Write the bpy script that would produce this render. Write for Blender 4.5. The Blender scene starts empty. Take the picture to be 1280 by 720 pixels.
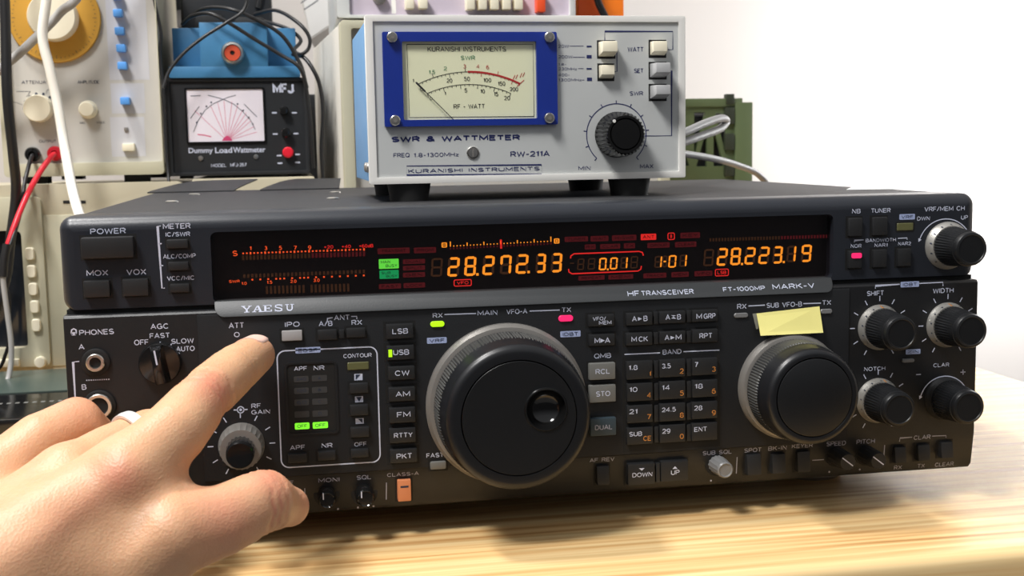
import bpy, bmesh, math, random
import numpy as np
from mathutils import Matrix, Vector, Euler

random.seed(4)
SC = bpy.context.scene
COL = SC.collection
S = 0.001                                    # everything below is written in millimetres
PI = math.pi

# ------------------------------------------------------------------ camera
FPX = 1500.446                               # focal length in pixels of a 1280 px wide frame
PITCH, YAW, ROLL = 0.114839, -0.179739, -0.017798
CAM = np.array([94.42, -513.57, 156.40])


def _rot(p, y, r):
    B = np.array([[1, 0, 0], [0, 0, -1], [0, 1, 0]], float)
    cy, sy = math.cos(y), math.sin(y)
    cp, sp = math.cos(p), math.sin(p)
    cr, sr = math.cos(r), math.sin(r)
    Ry = np.array([[cy, 0, sy], [0, 1, 0], [-sy, 0, cy]])
    Rx = np.array([[1, 0, 0], [0, cp, -sp], [0, sp, cp]])
    Rz = np.array([[cr, -sr, 0], [sr, cr, 0], [0, 0, 1]])
    return Rz @ Rx @ Ry @ B


RC = _rot(PITCH, YAW, ROLL)
cam_data = bpy.data.cameras.new('camera')
cam_data.sensor_width = 36.0
cam_data.lens = FPX / 1280 * 36
cam_data.clip_start = 0.01
cam_data.clip_end = 30
cam_data.dof.use_dof = True
cam_data.dof.focus_distance = 0.545
cam_data.dof.aperture_fstop = 26
cam = bpy.data.objects.new('camera', cam_data)
COL.objects.link(cam)
cam.matrix_world = Matrix.Translation(Vector(CAM * S)) @ Matrix(
    (RC[0], -RC[1], -RC[2])).transposed().to_4x4()
SC.camera = cam

# ------------------------------------------------------------------ light
SC.view_settings.view_transform = 'Standard'
SC.view_settings.look = 'None'
SC.view_settings.gamma = 1
SC.view_settings.use_curve_mapping = False
SC.view_settings.exposure = 0.0
world = bpy.data.worlds.new('room_light')
SC.world = world
world.use_nodes = True
# an ordinary room: pale ceiling above, darker furniture and floor round the viewer
wn = world.node_tree
wtc = wn.nodes.new('ShaderNodeTexCoord')
wsep = wn.nodes.new('ShaderNodeSeparateXYZ')
wn.links.new(wtc.outputs['Generated'], wsep.inputs[0])
wramp = wn.nodes.new('ShaderNodeValToRGB')
wramp.color_ramp.elements[0].position = 0.05
wramp.color_ramp.elements[0].color = (0.07, 0.07, 0.075, 1)
wramp.color_ramp.elements[1].position = 0.55
wramp.color_ramp.elements[1].color = (0.52, 0.53, 0.55, 1)
wn.links.new(wsep.outputs['Z'], wramp.inputs[0])
wn.links.new(wramp.outputs[0], wn.nodes['Background'].inputs[0])
wn.nodes['Background'].inputs[1].default_value = 1.0


def area(name, loc, target, size, size_y, power, color):
    d = bpy.data.lights.new(name, 'AREA')
    d.shape = 'RECTANGLE'
    d.size, d.size_y, d.energy, d.color = size, size_y, power, color
    o = bpy.data.objects.new(name, d)
    COL.objects.link(o)
    o.location = Vector(loc) * S
    o.rotation_euler = (Vector(target) - Vector(loc)).to_track_quat('-Z', 'Y').to_euler()
    return o


area('ceiling_lamp', (-420, 190, 1350), (250, 0, 0), 0.14, 0.14, 16, (1.0, 0.975, 0.945))
area('room_lamp', (-520, -560, 1450), (150, 60, 100), 0.35, 0.35, 28, (1.0, 0.985, 0.97))
area('added_wall_light', (1010, 630, 270), (800, 800, 120), 0.18, 0.18, 5.6, (0.96, 0.98, 1.0))  # added unseen light that burns the wall out to white

# ------------------------------------------------------------------ helpers
def world_ray(u, v):
    return RC.T @ np.array([(u - 640) / FPX, (v - 360) / FPX, 1.0])


class Frame:
    """A thing's own axes: x along its face, y into the depth, z up (mm)."""
    def __init__(self, o=(0, 0, 0), yaw=0.0):
        self.o = np.array(o, float)
        c, s = math.cos(yaw), math.sin(yaw)
        self.R = np.array([[c, -s, 0], [s, c, 0], [0, 0, 1.0]])
        self.yaw = yaw
        self.M = Matrix.Translation(Vector(self.o * S)) @ Matrix.Rotation(yaw, 4, 'Z')

    def at(self, u, v, y=0.0):
        """the point of the plane at depth y that shows at photo pixel (u, v)"""
        d = self.R.T @ world_ray(u, v)
        c = self.R.T @ (CAM - self.o)
        p = c + d * ((y - c[1]) / d[1])
        return float(p[0]), float(p[2])

    def px(self, u, v, y=0.0):
        """millimetres per photo pixel there"""
        x0, z0 = self.at(u, v, y)
        w = self.R @ np.array([x0, y, z0]) + self.o
        return float((RC @ (w - CAM))[2] / FPX)


F0 = Frame()


def wpt(u, v, y):
    x, z = F0.at(u, v, y)
    return (x, y, z)


def empty(name, label, cat, base, frame=F0, group=None):
    o = bpy.data.objects.new(name, None)
    COL.objects.link(o)
    o.empty_display_size = 0.02
    w = frame.R @ np.array(base, float) + frame.o
    o.location = Vector(w * S)
    o.rotation_euler = (0, 0, frame.yaw)
    o['label'], o['category'] = label, cat
    if group:
        o['group'] = group
    M = Matrix.Translation(Vector(w * S)) @ Matrix.Rotation(frame.yaw, 4, 'Z')
    return (o, M.inverted() @ frame.M, frame)


def tag(o, label=None, cat=None, group=None, kind=None):
    if label:
        o['label'] = label
    if cat:
        o['category'] = cat
    if group:
        o['group'] = group
    if kind:
        o['kind'] = kind
    return o


_TXT = {}


def text_mesh(s, bold=0.0):
    k = (s, bold)
    if k not in _TXT:
        cu = bpy.data.curves.new('glyphs', 'FONT')
        cu.body = s
        cu.size = 1.0
        cu.offset = bold
        cu.resolution_u = 3
        ob = bpy.data.objects.new('glyphs', cu)
        COL.objects.link(ob)
        dg = bpy.context.evaluated_depsgraph_get()
        me = bpy.data.meshes.new_from_object(ob.evaluated_get(dg))
        v = np.array([(p.co.x, p.co.y) for p in me.vertices])
        f = [tuple(p.vertices) for p in me.polygons]
        bpy.data.objects.remove(ob)
        bpy.data.curves.remove(cu)
        bpy.data.meshes.remove(me)
        lo, hi = v.min(0), v.max(0)
        _TXT[k] = ((v - lo) / np.maximum(hi - lo, 1e-6), f, (hi - lo))
    return _TXT[k]


def _arc(cx, cy, rx, ry, a0, a1, n=8):
    return [(cx + rx * math.cos(math.radians(a0 + (a1 - a0) * k / n)), cy + ry * math.sin(math.radians(a0 + (a1 - a0) * k / n))) for k in range(n + 1)]


# engraved-style letters: (width, strokes) in a box one unit high
GLY = {
    'A': (.72, [[(0, 0), (.36, 1), (.72, 0)], [(.12, .33), (.60, .33)]]),
    'B': (.62, [[(0, 0), (0, 1), (.34, 1)] + _arc(.34, .76, .24, .24, 90, -90) + [(0, .52)], [(.34, .52)] + _arc(.36, .26, .26, .26, 90, -90) + [(0, 0)]]),
    'C': (.68, [_arc(.35, .5, .35, .5, 42, 318, 14)]),
    'D': (.66, [[(0, 0), (0, 1), (.26, 1)] + _arc(.26, .5, .40, .5, 90, -90, 10) + [(0, 0)]]),
    'E': (.56, [[(.56, 0), (0, 0), (0, 1), (.56, 1)], [(0, .52), (.48, .52)]]),
    'F': (.54, [[(0, 0), (0, 1), (.54, 1)], [(0, .5), (.46, .5)]]),
    'G': (.72, [_arc(.36, .5, .36, .5, 48, 300, 14) + [(.70, .16), (.70, .46), (.42, .46)]]),
    'H': (.64, [[(0, 0), (0, 1)], [(.64, 0), (.64, 1)], [(0, .52), (.64, .52)]]),
    'I': (.06, [[(.03, 0), (.03, 1)]]),
    'J': (.5, [[(.5, 1), (.5, .25)] + _arc(.25, .25, .25, .25, 0, -180)]),
    'K': (.64, [[(0, 0), (0, 1)], [(.6, 1), (0, .40)], [(.22, .60), (.64, 0)]]),
    'L': (.52, [[(0, 1), (0, 0), (.52, 0)]]),
    'M': (.78, [[(0, 0), (0, 1), (.39, .22), (.78, 1), (.78, 0)]]),
    'N': (.64, [[(0, 0), (0, 1), (.64, 0), (.64, 1)]]),
    'O': (.76, [_arc(.38, .5, .38, .5, 0, 360, 20)]),
    'P': (.60, [[(0, 0), (0, 1), (.32, 1)] + _arc(.32, .73, .28, .27, 90, -90) + [(0, .46)]]),
    'Q': (.76, [_arc(.38, .5, .38, .5, 0, 360, 20), [(.46, .26), (.74, -.04)]]),
    'R': (.62, [[(0, 0), (0, 1), (.34, 1)] + _arc(.34, .74, .27, .26, 90, -90) + [(0, .48)], [(.34, .48), (.62, 0)]]),
    'S': (.62, [_arc(.31, .745, .29, .255, 30, 270, 9) + _arc(.31, .245, .31, .245, 90, -150, 9)]),
    'T': (.60, [[(0, 1), (.60, 1)], [(.30, 1), (.30, 0)]]),
    'U': (.64, [[(0, 1), (0, .32)] + _arc(.32, .32, .32, .32, 180, 360, 10) + [(.64, 1)]]),
    'V': (.68, [[(0, 1), (.34, 0), (.68, 1)]]),
    'W': (.96, [[(0, 1), (.23, 0), (.48, .9), (.73, 0), (.96, 1)]]),
    'X': (.64, [[(0, 0), (.64, 1)], [(0, 1), (.64, 0)]]),
    'Y': (.64, [[(0, 1), (.32, .48), (.64, 1)], [(.32, .48), (.32, 0)]]),
    'Z': (.60, [[(0, 1), (.60, 1), (0, 0), (.60, 0)]]),
    'z': (.44, [[(0, .62), (.44, .62), (0, 0), (.44, 0)]]),
    '0': (.58, [_arc(.29, .5, .29, .5, 0, 360, 18)]),
    '1': (.26, [[(0, .78), (.22, 1), (.22, 0)]]),
    '2': (.58, [_arc(.29, .70, .27, .30, 165, -30, 9) + [(0, 0), (.58, 0)]]),
    '3': (.58, [_arc(.28, .76, .26, .24, 150, -90, 8) + _arc(.28, .26, .30, .26, 90, -150, 8)]),
    '4': (.62, [[(.46, 0), (.46, 1), (0, .28), (.62, .28)]]),
    '5': (.58, [[(.52, 1), (.10, 1), (.05, .54)] + _arc(.28, .32, .30, .32, 130, -150, 10)]),
    '6': (.58, [[(.48, .97)] + _arc(.34, .48, .34, .52, 100, 180, 5) + _arc(.29, .31, .29, .31, 180, 530, 14)]),
    '7': (.54, [[(0, 1), (.54, 1), (.18, 0)]]),
    '8': (.58, [_arc(.29, .75, .25, .25, -90, 270, 14), _arc(.29, .25, .29, .25, 90, 450, 14)]),
    '9': (.58, [[(.10, .03)] + _arc(.24, .52, .34, .52, -80, 0, 5) + _arc(.29, .69, .29, .31, 0, 350, 14)]),
    '/': (.42, [[(0, -.05), (.42, 1.05)]]), '-': (.34, [[(0, .42), (.34, .42)]]), '.': (.1, [[(.05, 0), (.05, .13)]]),
    '+': (.56, [[(0, .5), (.56, .5)], [(.28, .2), (.28, .8)]]),
    '&': (.72, [[(.72, 0), (.16, .66)] + _arc(.32, .80, .19, .20, 190, -20, 8) + [(.14, .40)] + _arc(.28, .24, .28, .24, 130, 350, 8) + [(.66, .46)]]),
    ' ': (.34, []), 'd': (.5, [_arc(.25, .3, .25, .3, 0, 360, 12), [(.5, 0), (.5, 1)]]),
}


def stroke_text(mb, s, bl, tr, y, weight=.15, gap=.22):
    """s drawn with even strokes to fill the x/z rectangle bl..tr"""
    adv, x = [], 0.0
    for ch in s:
        adv.append(x)
        x += GLY[ch][0] + gap
    tot = x - gap
    h = tr[1] - bl[1]
    wd = weight * h
    sx = (tr[0] - bl[0] - wd) / max(tot, .05) if tot > .12 else h
    sz = h - wd
    for ch, a in zip(s, adv):
        for st in GLY[ch][1]:
            mb.line([(bl[0] + wd / 2 + (a + px_) * sx, bl[1] + wd / 2 + pz_ * sz) for px_, pz_ in st], wd, y)
    return mb


class MB:
    def __init__(self):
        self.v, self.f, self.m = [], [], []
        self.mi = 0

    def add(self, vs, fs):
        n = len(self.v)
        self.v += [tuple(map(float, p)) for p in vs]
        self.f += [tuple(n + i for i in q) for q in fs]
        self.m += [self.mi] * len(fs)
        return self

    def box(self, x0, x1, y0, y1, z0, z1):
        vs = [(x, y, z) for x in (x0, x1) for y in (y0, y1) for z in (z0, z1)]
        return self.add(vs, [(0, 1, 3, 2), (4, 6, 7, 5), (0, 4, 5, 1), (2, 3, 7, 6), (0, 2, 6, 4), (1, 5, 7, 3)])

    def hexa(self, front, back):
        """two quads (each 4 points, same order) joined to a solid"""
        return self.add(list(front) + list(back),
                        [(0, 1, 2, 3), (7, 6, 5, 4), (0, 4, 5, 1), (1, 5, 6, 2), (2, 6, 7, 3), (3, 7, 4, 0)])

    def poly(self, pts):
        return self.add(pts, [tuple(range(len(pts)))])

    def prism(self, pts, y0, y1, inset=0.0, dy=0.0):
        """outline in x/z extruded from y0 (front) to y1; the front edge may be chamfered by inset/dy"""
        n = len(pts)
        rings = []
        c = np.mean(np.array(pts), 0)
        if inset:
            w = np.ptp(np.array(pts)[:, 0]) / 2
            h = np.ptp(np.array(pts)[:, 1]) / 2
            q = [(c[0] + (x - c[0]) * (1 - inset / w), c[1] + (z - c[1]) * (1 - inset / h)) for x, z in pts]
            rings = [(q, y0), (pts, y0 + dy), (pts, y1)]
        else:
            rings = [(pts, y0), (pts, y1)]
        vs, fs = [], []
        for q, y in rings:
            vs += [(x, y, z) for x, z in q]
        for r in range(len(rings) - 1):
            for i in range(n):
                j = (i + 1) % n
                fs.append((r * n + i, r * n + j, (r + 1) * n + j, (r + 1) * n + i))
        fs.append(tuple(range(n))[::-1])
        fs.append(tuple((len(rings) - 1) * n + i for i in range(n)))
        return self.add(vs, fs)

    def frame_plate(self, outer, holes, y0, y1):
        """plate in x/z with holes, front at y0, back at y1"""
        bm = bmesh.new()
        edges = []
        for loop in [outer] + holes:
            vv = [bm.verts.new((x, 0, z)) for x, z in loop]
            edges += [bm.edges.new((vv[i], vv[(i + 1) % len(vv)])) for i in range(len(vv))]
        bmesh.ops.triangle_fill(bm, use_beauty=True, use_dissolve=False, edges=edges)
        bm.verts.index_update()
        vs = [v.co for v in bm.verts]
        n = len(vs)
        fs = [tuple(v.index for v in f.verts) for f in bm.faces]
        V = [(c.x, y0, c.z) for c in vs] + [(c.x, y1, c.z) for c in vs]
        FF = fs + [tuple(n + i for i in q[::-1]) for q in fs]
        k = 0
        for loop in [outer] + holes:
            m = len(loop)
            for i in range(m):
                j = (i + 1) % m
                FF.append((k + i, k + j, n + k + j, n + k + i))
            k += m
        bm.free()
        return self.add(V, FF)

    def lathe(self, cx, cz, prof, seg=48, knurl=None, rot=0.0):
        """profile (r, y) about the y axis; knurl = (first, last, depth): alternate grooves on those rings"""
        vs, fs, rings = [], [], []
        for i, (r, y) in enumerate(prof):
            if r <= 1e-6:
                rings.append([len(vs)])
                vs.append((cx, y, cz))
            else:
                ring = []
                for k in range(seg):
                    a = rot + 2 * PI * k / seg
                    rr = r
                    if knurl and knurl[0] <= i <= knurl[1]:
                        rr = r - knurl[2] * (1 if k % 2 else 0)
                    ring.append(len(vs))
                    vs.append((cx + rr * math.cos(a), y, cz + rr * math.sin(a)))
                rings.append(ring)
        for A, B in zip(rings, rings[1:]):
            for k in range(seg):
                l = (k + 1) % seg
                if len(A) == 1 and len(B) == 1:
                    continue
                if len(A) == 1:
                    fs.append((A[0], B[k], B[l]))
                elif len(B) == 1:
                    fs.append((A[k], B[0], A[l]))
                else:
                    fs.append((A[k], B[k], B[l], A[l]))
        return self.add(vs, fs)

    def tube(self, pts, r, seg=10, smooth=6, rfun=None):
        P = [np.array(p, float) for p in pts]
        if smooth and len(P) > 2:
            Q = []
            E = [2 * P[0] - P[1]] + P + [2 * P[-1] - P[-2]]
            for i in range(1, len(E) - 2):
                for k in range(smooth):
                    t = k / smooth
                    a, b, c, d = E[i - 1], E[i], E[i + 1], E[i + 2]
                    Q.append(0.5 * ((2 * b) + (c - a) * t + (2 * a - 5 * b + 4 * c - d) * t * t + (3 * b - a - 3 * c + d) * t ** 3))
            Q.append(P[-1])
            P = Q
        n = len(P)
        vs, fs = [], []
        t0 = P[1] - P[0]
        t0 /= np.linalg.norm(t0)
        up = np.array([0, 0, 1.0]) if abs(t0[2]) < 0.9 else np.array([0, 1.0, 0])
        nrm = np.cross(t0, up)
        nrm /= np.linalg.norm(nrm)
        for i in range(n):
            t = P[min(i + 1, n - 1)] - P[max(i - 1, 0)]
            t /= np.linalg.norm(t)
            nrm = nrm - t * np.dot(nrm, t)
            nrm /= np.linalg.norm(nrm)
            bi = np.cross(t, nrm)
            rr = r * (rfun(i / (n - 1)) if rfun else 1)
            for k in range(seg):
                a = 2 * PI * k / seg
                vs.append(P[i] + rr * (math.cos(a) * nrm + math.sin(a) * bi))
        for i in range(n - 1):
            for k in range(seg):
                l = (k + 1) % seg
                fs.append((i * seg + k, i * seg + l, (i + 1) * seg + l, (i + 1) * seg + k))
        fs.append(tuple(range(seg))[::-1])
        fs.append(tuple((n - 1) * seg + k for k in range(seg)))
        return self.add(vs, fs)

    def text(self, s, bl, tr, y, bold=0.022):
        """flat lettering filling the x/z rectangle bl..tr at depth y (a number or a function of z)"""
        if all(c in GLY for c in s):
            return stroke_text(self, s, bl, tr, y, .13 + bold)
        v, f, _ = text_mesh(s, bold)
        P = []
        for a, b in v:
            x = bl[0] + a * (tr[0] - bl[0])
            z = bl[1] + b * (tr[1] - bl[1])
            P.append((x, y(z) if callable(y) else y, z))
        return self.add(P, f)

    def line(self, pts, w, y, closed=False):
        """printed line of width w through x/z points"""
        n = len(pts)
        P = [np.array(p, float) for p in pts]
        vs, fs = [], []
        for i in range(n):
            if closed:
                t = P[(i + 1) % n] - P[i - 1]
                sh = 1
            else:
                t = P[min(i + 1, n - 1)] - P[max(i - 1, 0)]
            t /= max(np.linalg.norm(t), 1e-9)
            k = 1.0
            if 0 < i < n - 1 or closed:
                a = P[i] - P[i - 1]
                a /= max(np.linalg.norm(a), 1e-9)
                k = 1 / max(0.5, abs(np.dot(a, t)))
            nn = np.array([-t[1], t[0]]) * w / 2 * k
            for q in (P[i] + nn, P[i] - nn):
                vs.append((q[0], y(q[1]) if callable(y) else y, q[1]))
        for i in range(n if closed else n - 1):
            a, b = 2 * i, 2 * ((i + 1) % n)
            fs.append((a, a + 1, b + 1, b))
        return self.add(vs, fs)

    def disc(self, x, z, r, y, seg=16):
        return self.poly([(x + r * math.cos(2 * PI * k / seg), y(z) if callable(y) else y, z + r * math.sin(2 * PI * k / seg)) for k in range(seg)])

    def rect(self, x0, z0, x1, z1, y):
        g = (lambda z: y(z)) if callable(y) else (lambda z: y)
        return self.poly([(x0, g(z0), z0), (x1, g(z0), z0), (x1, g(z1), z1), (x0, g(z1), z1)])

    def build(self, name, mat, parent=None, bev=0.0, seg=2, smooth=35, flip=True):
        """parent: a thing tuple from empty(), or (object, thing) for a sub-part"""
        me = bpy.data.meshes.new(name)
        me.from_pydata([(x * S, y * S, z * S) for x, y, z in self.v], [], self.f)
        bm = bmesh.new()
        bm.from_mesh(me)
        if flip:
            bmesh.ops.recalc_face_normals(bm, faces=bm.faces)
        for f, m in zip(bm.faces, self.m):
            f.material_index = m
        if bev:
            es = [e for e in bm.edges if len(e.link_faces) == 2 and e.calc_face_angle(0) > 0.6]
            bmesh.ops.bevel(bm, geom=es, offset=bev * S, segments=seg, profile=0.6, affect='EDGES', clamp_overlap=True)
        bm.to_mesh(me)
        bm.free()
        if smooth:
            me.shade_smooth()
            me.set_sharp_from_angle(angle=math.radians(smooth))
        for m in (mat if isinstance(mat, (list, tuple)) else [mat]):
            me.materials.append(m)
        o = bpy.data.objects.new(name, me)
        COL.objects.link(o)
        if parent is not None:
            if isinstance(parent, SubOf):
                o.parent = parent.o
            else:
                o.parent = parent[0]
                o.matrix_parent_inverse = parent[1]
        return o


class Multi:
    """like MB, but every word or line becomes a mesh of its own"""
    def __init__(self):
        self.items = []

    def _one(self, fn, *a, **k):
        mb = MB()
        getattr(mb, fn)(*a, **k)
        self.items.append((fn, mb))
        return self

    def text(self, *a, **k):
        return self._one('text', *a, **k)

    def line(self, *a, **k):
        return self._one('line', *a, **k)

    def disc(self, *a, **k):
        return self._one('disc', *a, **k)

    def rect(self, *a, **k):
        return self._one('rect', *a, **k)

    def build(self, mat, parent):
        nm = {'text': 'printed_word', 'line': 'printed_line', 'disc': 'printed_dot', 'rect': 'printed_bar'}
        for fn, mb in self.items:
            mb.build(nm[fn], mat, parent, flip=False)


class SubOf:
    """parent a mesh to a part: both are written in the same frame"""
    def __init__(self, o):
        self.o = o


def rrect(x0, z0, x1, z1, r, n=5):
    out = []
    for cx, cz, a0 in ((x1 - r, z1 - r, 0), (x0 + r, z1 - r, 90), (x0 + r, z0 + r, 180), (x1 - r, z0 + r, 270)):
        for k in range(n + 1):
            a = math.radians(a0 + 90 * k / n)
            out.append((cx + r * math.cos(a), cz + r * math.sin(a)))
    return out


# ------------------------------------------------------------------ materials
def mat(name, color, rough=0.5, metal=0.0, spec=0.5, var=0.0, scale=60.0, bump=0.0, bscale=400.0, emit=None, estr=0.0, stretch=None, coat=0.0, alpha=None):
    m = bpy.data.materials.new(name)
    m.use_nodes = True
    nt = m.node_tree
    b = nt.nodes['Principled BSDF']
    b.inputs['Base Color'].default_value = (*color, 1)
    b.inputs['Roughness'].default_value = rough
    b.inputs['Metallic'].default_value = metal
    b.inputs['Specular IOR Level'].default_value = spec
    if coat:
        b.inputs['Coat Weight'].default_value = coat
        b.inputs['Coat Roughness'].default_value = 0.1
    if emit:
        b.inputs['Emission Color'].default_value = (*emit, 1)
        b.inputs['Emission Strength'].default_value = estr
    tc = nt.nodes.new('ShaderNodeTexCoord')
    src = tc.outputs['Object']
    if stretch:
        mp = nt.nodes.new('ShaderNodeMapping')
        mp.inputs['Scale'].default_value = stretch
        nt.links.new(src, mp.inputs['Vector'])
        src = mp.outputs['Vector']
    nz = nt.nodes.new('ShaderNodeTexNoise')
    nz.inputs['Scale'].default_value = scale
    nz.inputs['Detail'].default_value = 4
    nt.links.new(src, nz.inputs['Vector'])
    v = max(var, 0.04)
    mx = nt.nodes.new('ShaderNodeMix')
    mx.data_type = 'RGBA'
    mx.inputs['A'].default_value = (*[c * (1 - v) for c in color], 1)
    mx.inputs['B'].default_value = (*[min(1, c * (1 + v)) for c in color], 1)
    nt.links.new(nz.outputs['Fac'], mx.inputs['Factor'])
    nt.links.new(mx.outputs['Result'], b.inputs['Base Color'])
    if bump:
        n2 = nt.nodes.new('ShaderNodeTexNoise')
        n2.inputs['Scale'].default_value = bscale
        n2.inputs['Detail'].default_value = 3
        nt.links.new(src, n2.inputs['Vector'])
        bp = nt.nodes.new('ShaderNodeBump')
        bp.inputs['Strength'].default_value = bump
        bp.inputs['Distance'].default_value = 0.0004
        nt.links.new(n2.outputs['Fac'], bp.inputs['Height'])
        nt.links.new(bp.outputs['Normal'], b.inputs['Normal'])
    return m


def srgb(r, g, b):
    f = lambda c: ((c / 255 + 0.055) / 1.055) ** 2.4 if c > 10.3 else c / 255 / 12.92
    return (f(r), f(g), f(b))


def glow(name, c, s):
    return mat(name, tuple(x * 0.3 for x in c), 0.5, emit=c, estr=s)


M = {}
M['case'] = mat('charcoal_painted_steel', (0.018, 0.018, 0.020), 0.55, bump=0.25, bscale=900, var=0.15)
M['bezel'] = mat('charcoal_moulded_plastic', (0.017, 0.0195, 0.026), 0.36, bump=0.12, bscale=1500, var=0.12)
M['panel'] = mat('dark_front_plastic', (0.008, 0.0085, 0.0098), 0.46, bump=0.12, bscale=1500, var=0.15)
M['bar'] = mat('grey_brand_bar', (0.040, 0.043, 0.045), 0.45, bump=0.1, bscale=1500)
M['well'] = mat('black_button_well', (0.004, 0.004, 0.004), 0.7)
M['button'] = mat('black_button_plastic', (0.013, 0.0135, 0.0145), 0.5, bump=0.1, bscale=1500, var=0.1)
M['knob'] = mat('black_knob_plastic', (0.007, 0.0075, 0.0085), 0.40, spec=0.4, var=0.15, bump=0.08, bscale=1200)
M['dial'] = mat('black_dial_rubber', (0.008, 0.0085, 0.010), 0.34, spec=0.45, var=0.1)
M['grip'] = mat('dusty_grey_rubber_grip', (0.042, 0.042, 0.040), 0.5, var=0.2)
M['gloss'] = mat('glossy_black_plastic', (0.008, 0.008, 0.008), 0.12)
M['skirt'] = mat('brushed_aluminium', (0.46, 0.445, 0.41), 0.38, metal=0.6, var=0.12)
M['dullring'] = mat('dull_grey_metal_ring', (0.27, 0.255, 0.235), 0.4, metal=0.4, var=0.2)
M['steel'] = mat('plated_steel', (0.62, 0.60, 0.56), 0.3, metal=1.0)
M['print'] = mat('pale_printed_ink', srgb(205, 210, 228), 0.6)
M['printdim'] = mat('dimmed_printed_ink', srgb(165, 165, 178), 0.6)  # pale ink made dimmer, carrying the shade over the lower strip
M['badge'] = mat('lavender_printed_badge', srgb(165, 178, 215), 0.6)
M['ink'] = mat('dark_printed_ink', (0.02, 0.03, 0.06), 0.6)
M['orangeink'] = mat('orange_printed_ink', srgb(200, 130, 60), 0.6)
M['greykey'] = mat('grey_key_plastic', srgb(112, 112, 108), 0.5)
M['bluekey'] = mat('slate_blue_key_plastic', srgb(52, 66, 74), 0.5)
M['orangekey'] = mat('orange_switch_plastic', srgb(215, 135, 90), 0.5)
M['palekey'] = mat('pale_grey_key_plastic', srgb(168, 165, 165), 0.5)
M['led_off'] = mat('unlit_lamp_lens', srgb(125, 125, 125), 0.35)
M['led_olive'] = mat('unlit_olive_lamp_window', srgb(98, 98, 62), 0.4)
M['led_green'] = glow('lit_green_lamp', srgb(185, 255, 20), 1.0)
M['led_pink'] = glow('lit_red_lamp', srgb(255, 40, 110), 0.95)
M['lcd_green'] = glow('lit_green_indicator', srgb(130, 245, 50), 1.0)
M['vfd_orange'] = glow('lit_orange_display', srgb(255, 158, 42), 1.3)
M['vfd_redorange'] = glow('lit_red_orange_display', srgb(255, 95, 40), 1.15)
M['vfd_red'] = glow('lit_red_display', srgb(255, 50, 45), 0.9)
M['vfd_green'] = glow('lit_green_display', srgb(110, 255, 80), 0.95)
M['vfd_green2'] = glow('lit_dim_green_display', srgb(20, 170, 95), 0.9)
M['vfd_ghost'] = glow('faint_glow_brown_display', srgb(75, 48, 26), 0.55)  # switched-off segments given a faint emission so they show
M['vfd_ghostred'] = glow('faint_glow_red_display', srgb(100, 24, 30), 0.6)  # same faint emission for the red segments that are off
M['vfd_back'] = mat('black_display_backing', (0.004, 0.003, 0.003), 0.4)
M['note'] = mat('yellow_paper', srgb(250, 240, 150), 0.85)
M['paper'] = mat('white_paper', srgb(238, 238, 235), 0.85)
M['rubber'] = mat('black_rubber', (0.010, 0.010, 0.010), 0.7)


def glass_mat(name, tint=(1, 1, 1), rough=0.02):
    m = bpy.data.materials.new(name)
    m.use_nodes = True
    nt = m.node_tree
    nt.nodes.clear()
    out = nt.nodes.new('ShaderNodeOutputMaterial')
    tr = nt.nodes.new('ShaderNodeBsdfTransparent')
    tr.inputs[0].default_value = (*tint, 1)
    gl = nt.nodes.new('ShaderNodeBsdfGlossy')
    gl.inputs['Roughness'].default_value = rough
    fr = nt.nodes.new('ShaderNodeFresnel')
    fr.inputs['IOR'].default_value = 1.45
    mx = nt.nodes.new('ShaderNodeMixShader')
    gm = nt.nodes.new('ShaderNodeNewGeometry')
    inv = nt.nodes.new('ShaderNodeMath')
    inv.operation = 'SUBTRACT'
    inv.inputs[0].default_value = 1.0
    nt.links.new(gm.outputs['Backfacing'], inv.inputs[1])
    ml = nt.nodes.new('ShaderNodeMath')
    ml.operation = 'MULTIPLY'
    nt.links.new(fr.outputs[0], ml.inputs[0])
    nt.links.new(inv.outputs[0], ml.inputs[1])
    nt.links.new(ml.outputs[0], mx.inputs[0])
    nt.links.new(tr.outputs[0], mx.inputs[1])
    nt.links.new(gl.outputs[0], mx.inputs[2])
    nt.links.new(mx.outputs[0], out.inputs[0])
    return m


M['glass'] = glass_mat('clear_window_glass')
M['smoked'] = glass_mat('smoked_display_glass', (0.85, 0.8, 0.8))

# ------------------------------------------------------------------ room
TZ = -12.0                                   # table top
wall_paint = mat('white_wall_paint', srgb(196, 191, 187), 0.8, var=0.03, scale=3)
o = MB().box(-1400, 1500, 800, 830, -750, 1500).build('wall_back', wall_paint)
tag(o, 'white painted wall behind the equipment', 'wall', kind='structure')
o = MB().box(1250, 1280, -300, 799, -750, 1500).build('wall_right', wall_paint)
tag(o, 'white painted side wall beyond the table end', 'wall', kind='structure')
floor_m = mat('grey_floor_vinyl', srgb(150, 148, 145), 0.6, var=0.1, scale=12)
o = MB().box(-1400, 1500, -1500, 830, -780, -750).build('floor', floor_m)
tag(o, 'grey floor below the table', 'floor', kind='structure')


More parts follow.
